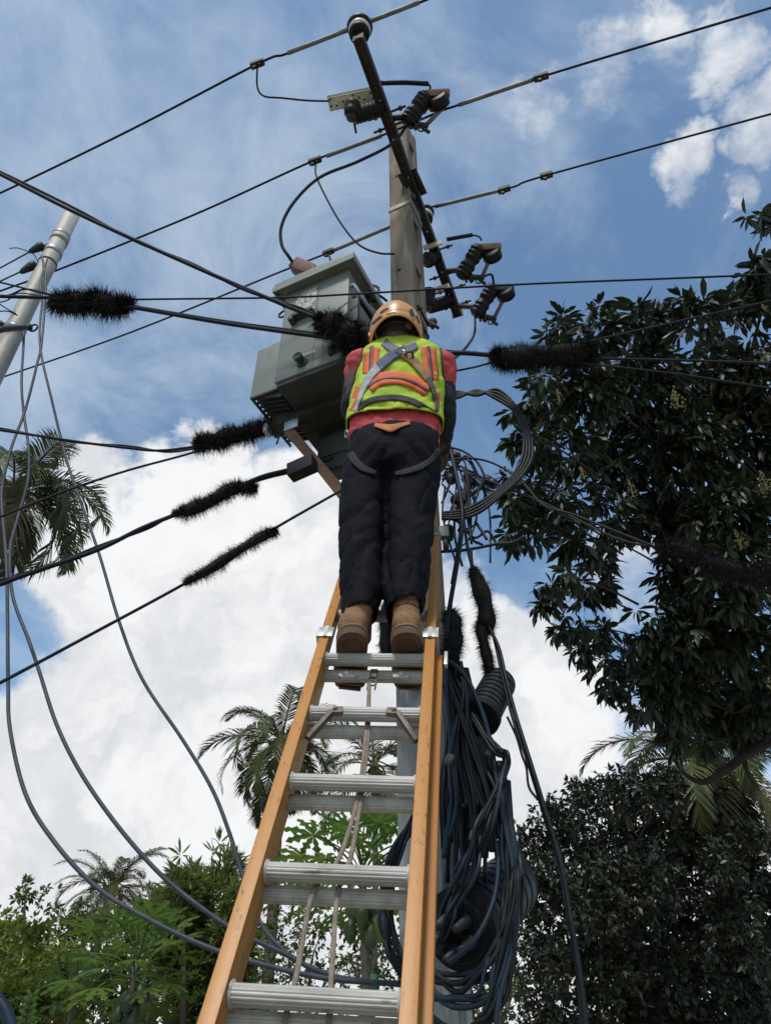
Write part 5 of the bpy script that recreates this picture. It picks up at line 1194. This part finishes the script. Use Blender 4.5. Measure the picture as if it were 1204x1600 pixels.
def branches(base, blobs, r0, m, parent, rs, n_main=7, twigs=26, P=None):
    base = Vector(base); cs = [Vector(b[0]) for b in blobs]; cen = sum(cs, Vector()) / len(cs)
    fork = base.lerp(Vector((cen.x, cen.y, base.z + (cen.z - base.z) * .55)), .85); fork.z = base.z + (cen.z - base.z) * .55
    obj('trunk', tube(spline([base - UP * .1, base.lerp(fork, .35) + Vector((.06 * r0 * 5, 0, 0)), base.lerp(fork, .7), fork], 5), [r0 * (1.25 - .7 * i / 15) for i in range(16)], 12), m, parent)
    rp = random.Random(int(abs(base.x) * 100) + 3)
    pick = rp.sample(cs, min(n_main, len(cs)))
    for c in pick:
        a = fork.lerp(base, rp.random() * .3); mid = a.lerp(c, .5) + Vector((rp.uniform(-1, 1), rp.uniform(-1, 1), rp.uniform(0, 1))) * (c - a).length * .2
        P_ = spline([a, mid, c], 6); obj('limb', tube(P_, [r0 * (.5 - .42 * i / (len(P_) - 1)) for i in range(len(P_))], 8), m, parent)
    if P is not None and twigs:
        vf = []
        for i in rp.sample(range(len(P)), min(twigs, len(P))):
            p = Vector(P[i]); c = min(cs, key=lambda q: (q - p).length); q = p.lerp(c, .8)
            vf.append(tube(spline([q, p.lerp(q, .5) + UP * .04 * r0, p], 3), [r0 * .07, r0 * .06, r0 * .05, r0 * .04, r0 * .035, r0 * .03, r0 * .025][:7], 5))
        obj('twigs', join(*vf), m, parent)['kind'] = 'stuff'

# --- mango at the right: near enough to pick its leaves apart
MANGO = leaf_mat('dark_mango_leaf', (0.016, 0.023, 0.011), (0.042, 0.053, 0.022), .42, .08, 6.0, spec=.45)
mpx = [(930, 522, 42), (1010, 512, 46), (1090, 502, 46), (1165, 492, 52), (1200, 420, 30), (1202, 350, 22), (860, 625, 48), (920, 600, 66), (1000, 600, 80), (1100, 600, 90), (1190, 600, 80),
       (832, 690, 44), (885, 690, 60), (960, 700, 80), (1060, 700, 90), (1160, 700, 90), (822, 770, 38), (872, 790, 56), (950, 795, 66), (1045, 800, 76), (1140, 810, 90), (830, 838, 32), (905, 850, 42),
       (1070, 895, 66), (1150, 900, 80), (868, 912, 24), (925, 925, 36), (1010, 975, 56), (1080, 985, 76), (1160, 1000, 70), (930, 990, 28), (985, 1045, 54), (1055, 1070, 74), (1130, 1080, 66),
       (1012, 1105, 40), (1080, 1125, 44), (1190, 1090, 56), (1160, 1140, 32), (1045, 1145, 26), (1290, 480, 100), (1300, 700, 120), (1290, 900, 110), (1270, 1080, 80), (1420, 780, 150), (1400, 1000, 110)]
rs = np.random.default_rng(21)
mpx = [(x, y, r * .80) for x, y, r in mpx]
for (x0, y0, x1, y1, n_) in ((890, 490, 1180, 470, 9), (800, 640, 860, 590, 4), (790, 690, 800, 850, 6), (835, 905, 1000, 1120, 9), (860, 560, 890, 500, 3), (1030, 1150, 1180, 1150, 6), (1185, 320, 1190, 460, 4), (870, 900, 960, 870, 4)):
    for i in range(n_):
        f = (i + rs.random()) / n_; mpx.append((x0 + (x1 - x0) * f + rs.normal(0, 10), y0 + (y1 - y0) * f + rs.normal(0, 10), rs.uniform(9, 20)))
mblobs = [pixblob(x, y, 6.2 + 1.9 * rs.random() + (0.4 if x > 1200 else 0), r) for x, y, r in mpx]
mbase = Vector((6.4, 6.6, 0)); mt = empty('mango_tree', mbase, 'big dark mango tree with long drooping leaves filling the right side', 'tree')
P, O = crown_points(mblobs, 190, rs)
keep = np.array([mnoise.noise(Vector(p) * 2.3) + .5 * mnoise.noise(Vector(p) * 5.1) > -.36 for p in P]); P, O = P[keep], O[keep]
PP, D, S = whorls(P, O, 9, .150, rs, .9, .65, .38)
# the 300 leaves that show largest are single leaves, the rest one mass
zc = (PP[:, 1] * CP + (PP[:, 2] - CZ) * SP); uu = 602 + F * PP[:, 0] / zc; vv = 800 - F * ((PP[:, 2] - CZ) * CP - PP[:, 1] * SP) / zc
inf = (uu > 700) & (uu < 1200) & (vv > 300) & (vv < 1200); order = np.argsort(zc / S + np.where(inf, 0, 1e6)); pick = order[:300]; rest = np.setdiff1d(np.arange(len(PP)), pick)
V, Fc = leaf_batch(PP[rest], D[rest], S[rest], T_MANGO, rs, .45)
tag(obj('crown', (V, Fc), MANGO, mt, smooth=True), None, None, kind='stuff')
ml = bpy.data.meshes.new('leaf'); ml.from_pydata(T_MANGO[0].tolist(), [], T_MANGO[1].tolist()); ml.update(); ml.materials.append(MANGO); ml.polygons.foreach_set('use_smooth', [True] * len(ml.polygons))
ax = leaf_axes(D[pick], rs, .45)
for i, k in enumerate(pick):
    o = bpy.data.objects.new('leaf', ml); COL.objects.link(o); o.parent = mt
    x, y, z = (Vector(a[i]) * S[k] for a in ax); p = Vector(PP[k]) - mbase
    o.matrix_local = Matrix(((x[0], y[0], z[0], p[0]), (x[1], y[1], z[1], p[1]), (x[2], y[2], z[2], p[2]), (0, 0, 0, 1)))
branches(mbase, [b_ for b_ in mblobs if proj(b_[0])[0] > 1190], .12, DBARK, mt, rs, 6, 0, P)
branches_t = []
rt = random.Random(4)
for i in rt.sample(range(len(P)), 150):
    p = Vector(P[i]); q = p + (mbase + UP * 3.6 - p).normalized() * rt.uniform(.3, .7); branches_t.append(tube(spline([q, p.lerp(q, .5) + UP * .03, p], 3), [.012, .011, .010, .009, .008, .007, .006], 5))
obj('twigs', join(*branches_t), DBARK, mt)['kind'] = 'stuff'
obj('limb', tube(spline([Pz(1300, 1120, 7.6), Pz(1180, 1168, 7.0), Pz(1150, 1190, 6.9), Pz(1120, 1212, 6.8), Pz(1095, 1222, 6.8), Pz(1070, 1210, 6.8), Pz(1050, 1185, 6.9)], 6), [.055 - .0012 * i for i in range(37)], 9), DBARK, mt)
obj('limb', tube(spline([Pz(1160, 1182, 6.95), Pz(1168, 1210, 6.9), Pz(1185, 1235, 6.9)], 6), [.03 - .002 * i for i in range(13)], 7), DBARK, mt)
PAN = mat('yellow_green_flower_panicle', (0.11, 0.10, 0.03), .85, col2=(0.17, 0.14, 0.05), scale=30)
for (px, py, z, r) in ((1055, 622, 5.9, 20), (872, 618, 6.0, 14), (1152, 842, 5.9, 18), (985, 762, 6.0, 16), (910, 740, 6.0, 12), (1192, 750, 5.9, 20), (1195, 555, 5.9, 16), (1192, 480, 6.0, 10)):
    c = Pz(px, py, z); rr = r / F * z; vf = [tube([c - UP * rr, c + UP * rr], .004, 5)]
    for k in range(46):
        h = random.random(); a = random.random() * 6.28; w = rr * (1 - h) * .75 * random.random() ** .5
        vf.append(sphere(c + Vector((math.cos(a) * w, math.sin(a) * w, -rr + 2 * rr * h)), rr * .085, 5, 3))
    obj('flower_panicle', join(*vf), PAN, mt, smooth=False)

# --- broadleaf crowns
def broadleaf(name, label, base, pblobs, z0, z1, lm, size, dens, tm, r0, bark, seed, k=6, droop=.1, group=None, spread=.9, shell=.5, n_main=6, twigs=60):
    rs = np.random.default_rng(seed); bl = [pixblob(q[0], q[1], z0 + (z1 - z0) * rs.random() if len(q) == 3 else q[3], q[2]) for q in pblobs]
    t = empty(name, Vector(base), label, 'tree', group)
    P, O = crown_points(bl, dens, rs, shell); keep = np.array([mnoise.noise(Vector(p) * 1.1) + .5 * mnoise.noise(Vector(p) * 2.6) > -.55 for p in P]); P, O = P[keep], O[keep]; PP, D, S = whorls(P, O, k, size, rs, droop, spread)
    V, Fc = leaf_batch(PP, D, S, tm, rs, .6); o = obj('crown', (V, Fc), lm, t, smooth=True); o['kind'] = 'stuff'
    branches(base, bl, r0, bark, t, rs, n_main, twigs, P); return t
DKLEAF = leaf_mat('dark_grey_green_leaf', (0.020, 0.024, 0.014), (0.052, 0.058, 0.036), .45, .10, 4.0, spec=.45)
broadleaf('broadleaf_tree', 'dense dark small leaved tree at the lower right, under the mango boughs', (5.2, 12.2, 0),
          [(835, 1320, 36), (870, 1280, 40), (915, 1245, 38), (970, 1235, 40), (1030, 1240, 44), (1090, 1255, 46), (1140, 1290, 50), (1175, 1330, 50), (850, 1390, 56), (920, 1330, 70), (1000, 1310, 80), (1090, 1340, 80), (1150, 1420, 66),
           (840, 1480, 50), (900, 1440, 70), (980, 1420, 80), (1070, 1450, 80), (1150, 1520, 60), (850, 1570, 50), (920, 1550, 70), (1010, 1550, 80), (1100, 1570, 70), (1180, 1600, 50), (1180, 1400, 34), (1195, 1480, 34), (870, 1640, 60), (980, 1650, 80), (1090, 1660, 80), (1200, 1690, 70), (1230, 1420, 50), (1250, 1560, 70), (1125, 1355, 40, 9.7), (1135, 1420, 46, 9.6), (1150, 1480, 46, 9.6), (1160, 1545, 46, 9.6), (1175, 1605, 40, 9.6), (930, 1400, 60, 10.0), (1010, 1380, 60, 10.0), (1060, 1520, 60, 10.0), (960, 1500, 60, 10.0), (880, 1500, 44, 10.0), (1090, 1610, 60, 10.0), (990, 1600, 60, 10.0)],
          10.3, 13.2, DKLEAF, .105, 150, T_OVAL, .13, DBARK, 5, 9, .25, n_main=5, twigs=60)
GRN = leaf_mat('mid_green_leaf', (0.09, 0.135, 0.03), (0.155, 0.21, 0.05), .55, .45, 1.5, spec=.3)
GRN2 = leaf_mat('fresh_green_leaf', (0.16, 0.205, 0.035), (0.26, 0.30, 0.06), .55, .5, 1.2, spec=.3)
OLV = leaf_mat('olive_green_leaf', (0.075, 0.095, 0.028), (0.13, 0.14, 0.045), .55, .45, 1.5, spec=.3)
NAR = leaf_mat('glossy_narrow_leaf', (0.10, 0.135, 0.032), (0.18, 0.21, 0.055), .5, .42, 2.0, spec=.35)
broadleaf('leafy_tree', 'bushy bright green tree filling the bottom left corner', (-7.6, 14.5, 0),
          [(5, 1465, 36), (48, 1460, 30), (0, 1515, 46), (60, 1505, 42), (85, 1530, 40), (20, 1560, 60), (90, 1580, 45), (40, 1640, 70), (-50, 1470, 60), (-60, 1580, 80), (110, 1500, 24)], 14, 17, GRN2, .14, 110, T_OVAL, .16, BARK, 31, 8, .1)
broadleaf('leafy_tree', 'sparse brownish topped tree behind the bright green one at left', (-7.0, 21, 0),
          [(40, 1395, 22), (75, 1410, 24), (110, 1440, 30), (145, 1455, 34), (100, 1480, 36), (170, 1500, 40), (150, 1560, 60)], 19, 22, OLV, .16, 50, T_OVAL, .16, BARK, 32, 7, .1)
broadleaf('narrow_leaved_tree', 'tree of upright tufts of narrow glossy leaves, left of the ladder', (-3.4, 13.0, 0),
          [(300, 1345, 26), (332, 1338, 24), (355, 1355, 22), (285, 1390, 34), (330, 1395, 42), (370, 1400, 28), (265, 1430, 34), (310, 1450, 46), (360, 1460, 40), (290, 1500, 46), (340, 1520, 50), (385, 1490, 26), (310, 1580, 60), (250, 1470, 26), (372, 1560, 40)], 12.5, 14.5, NAR, .24, 75, T_NARROW, .13, BARK, 33, 15, -.25, spread=.8)
broadleaf('leafy_tree', 'low dark tree between the small far palm and the narrow leaved tree', (-5.2, 22, 0),
          [(232, 1410, 26), (262, 1400, 24), (215, 1440, 30), (250, 1450, 36), (190, 1470, 30), (240, 1510, 50), (290, 1480, 40), (200, 1560, 50)], 20, 23, GRN, .17, 60, T_OVAL, .16, BARK, 34, 7, .1)
broadleaf('leafy_tree', 'airy yellow green tree seen between the lower ladder rungs', (-1.6, 16.5, 0),
          [(430, 1400, 34), (470, 1420, 36), (500, 1460, 40), (440, 1470, 40), (545, 1440, 34), (560, 1490, 40), (480, 1520, 46), (420, 1540, 40), (540, 1550, 46), (600, 1460, 36), (600, 1530, 40), (460, 1590, 50), (560, 1610, 50), (410, 1450, 24)], 15, 18, OLV, .13, 38, T_OVAL, .11, BARK, 35, 7, .1)
broadleaf('leafy_tree', 'green tree behind the cable coil, just right of the pole', (2.0, 17.5, 0),
          [(700, 1470, 40), (740, 1500, 40), (770, 1440, 34), (720, 1550, 50), (790, 1520, 46), (660, 1520, 40), (800, 1300, 16), (815, 1330, 18), (810, 1395, 30), (780, 1590, 50), (680, 1600, 50)], 17, 19, GRN, .14, 44, T_OVAL, .14, BARK, 36, 7, .1)
for k, (x, y, h, lab) in enumerate(((-14, 20, 5, 'rounded tree beyond the left edge of the trees'), (11.5, 18, 7, 'tall dark tree beyond the right edge of the trees'))):
    rs = np.random.default_rng(50 + k); bl = [(Vector((x + rs.normal(0, 1.6), y + rs.normal(0, 1.6), h * (.55 + .4 * rs.random()))), 1.3) for _ in range(9)]
    t = empty('leafy_tree', Vector((x, y, 0)), lab, 'tree'); P, O = crown_points(bl, 10, rs); PP, D, S = whorls(P, O, 6, .2, rs, .1)
    V, Fc = leaf_batch(PP, D, S, T_OVAL, rs, .6); obj('crown', (V, Fc), GRN if k == 0 else DKLEAF, t)['kind'] = 'stuff'; branches((x, y, 0), bl, .2, BARK, t, rs, 5, 20, P)
# undergrowth along the ground so that the horizon is closed
rs = np.random.default_rng(77); n = 900
Pg = np.stack([rs.uniform(-26, 26, n), rs.uniform(13, 40, n), np.zeros(n)], 1); Pg[:, 2] = rs.random(n) * (1.2 + .05 * Pg[:, 1])
PP, D, S = whorls(Pg, np.tile([[0, 0, 1.0]], (n, 1)), 10, .45, rs, -.1)
V, Fc = leaf_batch(PP, D, S, T_OVAL, rs, .6); tag(obj('undergrowth', (V, Fc), GRN, None), 'low green undergrowth beneath the trees along the ground', 'bushes', None, 'stuff')

# --- palms
FROND = leaf_mat('palm_leaflet', (0.045, 0.056, 0.016), (0.085, 0.095, 0.028), .5, .2, .9, spec=.25)
FRONDY = leaf_mat('yellowing_palm_leaflet', (0.085, 0.085, 0.03), (0.14, 0.12, 0.045), .5, .18, .9)
DRY = mat('dry_brown_palm', (0.16, 0.10, 0.05), .9, col2=(0.09, 0.055, 0.03), scale=6)
def frond_mesh(Lf, elev, droop, seed, fm, hang=.55, nl=58):
    rs = np.random.default_rng(seed); n = 22; pts = [np.zeros(3)]; e = elev; bend = rs.normal(0, .12); az = 0
    for i in range(n):
        e -= droop * (0.4 + 1.4 * i / n) / n; az += bend / n
        pts.append(pts[-1] + np.array([math.cos(e) * math.cos(az), math.cos(e) * math.sin(az), math.sin(e)]) * Lf / n)
    pts = np.array(pts); rv, rf = tube([Vector(p) for p in pts], [Lf * (.011 - .009 * i / n) for i in range(n + 1)], 5)
    tri = []
    for q in rf:
        for k in range(1, len(q) - 1): tri.append([q[0], q[k], q[k + 1]])
    V = [np.array([list(x) for x in rv])]; Fs = [np.array(tri)]; b = len(rv)
    for k in range(nl):
        t = .14 + .86 * (k + .5) / nl; f = t * n; i = min(int(f), n - 1); p = pts[i] + (pts[i + 1] - pts[i]) * (f - i); tg = pts[i + 1] - pts[i]; tg /= np.linalg.norm(tg)
        sd = np.cross(tg, [0, 0, 1.0]); sd /= max(1e-6, np.linalg.norm(sd)); upv = np.cross(sd, tg)
        ll = Lf * .27 * (math.sin(math.pi * min(1, .18 + .80 * t)) ** .6) * (1 - .35 * max(0, t - .8) / .2)
        for s in (-1, 1):
            if rs.random() < .05: continue
            d = tg * (.55 + .35 * t) + sd * s * (.85 - .25 * t) + upv * (.22 + rs.normal(0, .10)) ; d /= np.linalg.norm(d); l = ll * rs.uniform(.85, 1.1)
            p1 = p + d * l * .5 + np.array([0, 0, -hang * l * .13]); p2 = p + d * l * .85 + np.array([0, 0, -hang * l * (.52 + rs.normal(0, .08))])
            w = np.cross(d, upv); w = w / np.linalg.norm(w) * Lf * .0065
            V.append(np.array([p - w * .6, p + w * .6, p1 + w, p1 - w, p2])); Fs.append(np.array([[0, 1, 2], [0, 2, 3], [3, 2, 4]]) + b); b += 5
    V = np.concatenate(V); Fc = np.concatenate(Fs)
    me = bpy.data.meshes.new('frond'); me.from_pydata(V.tolist(), [], Fc.tolist()); me.update(); me.materials.append(fm); return me
def palm(crown, Lf, label, seed, fronds, tr=.13, nuts=9, base=None, trunk=True, group='coconut palms behind the pole', dry=3):
    rp = random.Random(seed); crown = Vector(crown); b = Vector(base) if base else Vector((crown.x + rp.uniform(-.5, .5), crown.y + .3, 0))
    t = empty('coconut_palm', b, label, 'palm tree', group)
    if trunk:
        P_ = spline([b - UP * .1, b.lerp(crown, .5) + Vector((rp.uniform(-.2, .2), 0, 0)), crown - UP * .05], 24)
        obj('trunk', tube(P_, [tr * (1.25 - .5 * i / (len(P_) - 1)) * (1 + .05 * (i % 2)) for i in range(len(P_))], 12), PBARK, t)
        obj('crown_shaft', lathe(crown - UP * .5, crown + UP * .35, [(0, tr * .8), (.4, tr * 1.5), (.8, tr * 1.1), (1, tr * .3)], 10), DRY, t)
    cache = {}
    for i, (az, el, dr, yel) in enumerate(fronds):
        key = (round(el, 1), round(dr, 1), yel)
        if key not in cache: cache[key] = frond_mesh(Lf, el, dr, seed * 50 + i, FRONDY if yel else FROND)
        o = bpy.data.objects.new('frond', cache[key]); COL.objects.link(o); o.parent = t
        o.location = crown - b + Vector((math.cos(az), math.sin(az), 0)) * tr * .6 + UP * rp.uniform(-.15, .2); o.rotation_euler = (rp.uniform(-.15, .15), 0, az); s = rp.uniform(.88, 1.08); o.scale = (s, s, s)
    for k in range(nuts):
        a = rp.uniform(0, 6.28); c = crown + Vector((math.cos(a), math.sin(a), 0)) * tr * 2.2 + UP * rp.uniform(-.55, -.1)
        obj('coconut', sphere(c, .10, 10, 8, (1, 1, 1.2)), mat('green_brown_coconut', (.10, .10, .035), .5, col2=(.16, .10, .04), scale=6), t)
    for k in range(dry):
        a = rp.uniform(0, 6.28); d = Vector((math.cos(a), math.sin(a), 0)); obj('dry_spathe', tube(spline([crown, crown + d * .35 - UP * .1, crown + d * .5 - UP * .9], 5), [.05, .06, .06, .05, .05, .045, .04, .035, .03, .02, .01], 6), DRY, t)
    return t
def fr(n, seed, lo=-.5, hi=1.2, az0=0, yel=.2):
    rp = random.Random(seed); out = []
    for i in range(n):
        f = i / n; out.append((az0 + i * 2.39996, hi + (lo - hi) * f + rp.uniform(-.1, .1), 1.0 + .9 * rp.random(), rp.random() < yel and f > .4))
    return out
palm(Pz(20, 768, 14.5), 2.45, 'coconut palm with wind swept hanging fronds at the left edge', 3, [(a, e, d + 1.0, y) for a, e, d, y in fr(25, 4, -1.1, 1.0, .8, .35)] + [(.05, .3, 2.5, False), (-.45, .1, 2.2, True), (-.9, .25, 2.4, False), (.5, .2, 2.4, False)], .15, 10)
palm(Pz(440, 1160, 22), 2.6, 'coconut palm behind the ladder, its crown left of the rails', 5, [(a, e, d + .65, y) for a, e, d, y in fr(26, 6, -.8, 1.25, .3, .2)], .15, 9)
palm(Pz(585, 1195, 26), 3.0, 'thin stemmed palm showing between the upper ladder rungs', 8, fr(14, 9, -.8, 1.1, 1.3, .2), .11, 6)
palm(Pz(176, 1388, 28), 2.5, 'small far palm with a tuft of upright fronds above the low trees at left', 7, fr(22, 12, -.5, 1.3, .4, .3), .16, 6)
palm(Pz(1095, 1186, 12.2), 2.15, 'palm between the mango boughs and the dark lower right tree', 11, [(a, e, d + .35, y) for a, e, d, y in fr(24, 14, -.8, .9, 2.0, .12)], .095, 6)
palm(Pz(1215, 1040, 15), 2.6, 'half hidden palm with dry brown fronds behind the mango at the right edge', 13, fr(14, 18, -1.1, .5, 2.6, 1.1), .15, 4, dry=9)

# --- papayas: palmate leaves on long stalks
PAP = leaf_mat('papaya_leaf', (0.07, 0.14, 0.02), (0.12, 0.20, 0.035), .5, .55, 2.0, spec=.3)
PAP2 = leaf_mat('paler_papaya_leaf', (0.085, 0.15, 0.026), (0.14, 0.215, 0.042), .5, .5, 2.0, spec=.3)  # slightly paler green than the other papaya leaf
def papaya_leaf(seed, pet, rad, m):
    rs = np.random.default_rng(seed); V, Fs = [], []
    rv, rf = tube(spline([(0, 0, 0), (pet * .5, 0, pet * .10), (pet, 0, 0)], 5), .012, 6); V += [tuple(v) for v in rv]; Fs += [list(f) for f in rf]
    c = len(V); V.append((pet, 0, .0))
    for i in range(8):
        a0 = (i - 3.5) * .70 + rs.normal(0, .05); l = rad * (1 - .07 * abs(i - 3.5)) * rs.uniform(.9, 1.05)
        def q(r, da, dz=0): a = a0 + da; rr = r * l; return (pet + rr * math.cos(a), rr * math.sin(a), -.32 * rr * rr / rad + dz)
        b = len(V); V += [q(.38, -.35), q(.38, .35), q(.5, -.17), q(.5, .17), q(.64, -.35), q(.64, .35), q(.74, -.10), q(.74, .10), q(.86, -.17), q(.86, .17), q(1, 0), q(.5, 0, -.012), q(.75, 0, -.012)]
        for f in ([c, b, b + 11], [c, b + 11, b + 1], [b, b + 2, b + 11], [b + 1, b + 11, b + 3], [b + 2, b + 4, b + 6], [b + 3, b + 7, b + 5], [b + 2, b + 6, b + 12], [b + 2, b + 12, b + 11], [b + 11, b + 12, b + 3], [b + 3, b + 12, b + 7], [b + 6, b + 8, b + 10], [b + 6, b + 10, b + 12], [b + 12, b + 10, b + 7], [b + 7, b + 10, b + 9]): Fs.append(f)
    me = bpy.data.meshes.new('leaf'); me.from_pydata(V, [], Fs); me.update(); me.materials.append(m); return me
def papaya(top, label, seed, n, pet, rad, m, fruit=7, lean=0):
    rp = random.Random(seed); top = Vector(top); b = Vector((top.x + lean, top.y, 0)); t = empty('papaya_tree', b, label, 'tree', 'papaya trees')
    obj('trunk', tube(spline([b, b.lerp(top, .5) + Vector((.04, 0, 0)), top], 14), [.085 - .0015 * i + .004 * (i % 2) for i in range(29)], 10), mat('grey_papaya_bark', (.13, .105, .08), .9, col2=(.07, .055, .04), scale=10, bump=.5, bscale=30), t)
    cache = [papaya_leaf(seed * 9 + k, pet, rad, m) for k in range(3)]
    for i in range(n):
        o = bpy.data.objects.new('leaf', cache[i % 3]); COL.objects.link(o); o.parent = t; f = i / n
        o.location = top - b - UP * .3 * f; o.rotation_euler = (rp.uniform(-.35, .35), -(1.1 - 1.5 * f) + rp.uniform(-.1, .1), i * 2.39996); s = rp.uniform(.8, 1.1) * (.7 + .3 * min(1, f * 3)); o.scale = (s, s, s)
    for k in range(fruit):
        a = k * 2.4; c = top + Vector((math.cos(a) * .13, math.sin(a) * .13, -.42 - .07 * k))
        obj('fruit', lathe(c + UP * .13, c - UP * .15, [(0, .01), (.15, .055), (.5, .085), (.8, .065), (1, .01)], 12), mat('green_papaya', (.03, .055, .018), .5, col2=(.05, .075, .025), scale=5), t)
papaya(Pz(566, 1355, 9.3), 'papaya tree with lobed leaves and green fruit seen through the ladder rungs', 2, 34, .78, .40, PAP, 6, .12)
papaya(Pz(214, 1502, 11.5), 'papaya tree with hanging fruit at the bottom left', 4, 34, .85, .46, PAP2, 10)
papaya(Pz(120, 1540, 13.5), 'smaller papaya plant left of the fruiting one at the bottom left', 6, 18, .7, .36, PAP2, 0)
# a frond of broad ladder-like leaflets low at the left edge
ft = empty('fern_plant', Vector((Pz(40, 1590, 9).x, Pz(40, 1590, 9).y, 0)), 'pale green fern like frond at the bottom left corner', 'plant')
base = Pz(30, 1640, 9); tip = Pz(50, 1555, 9)
obj('stem', tube(spline([Vector((base.x, base.y, 0)), base, tip], 6), .012, 6), BARK, ft)
for k in range(9):
    p = base.lerp(tip, k / 8)
    for s in (-1, 1):
        l = .17 * (1 - .06 * k); q = p + Vector((s * l, 0, .05)); V = [p, p.lerp(q, .5) + UP * .045, q, p.lerp(q, .5) - UP * .03 + Vector((0, .02, 0))]
        obj('leaf', (V, [[0, 1, 2], [0, 2, 3]]), PAP, ft, smooth=False)
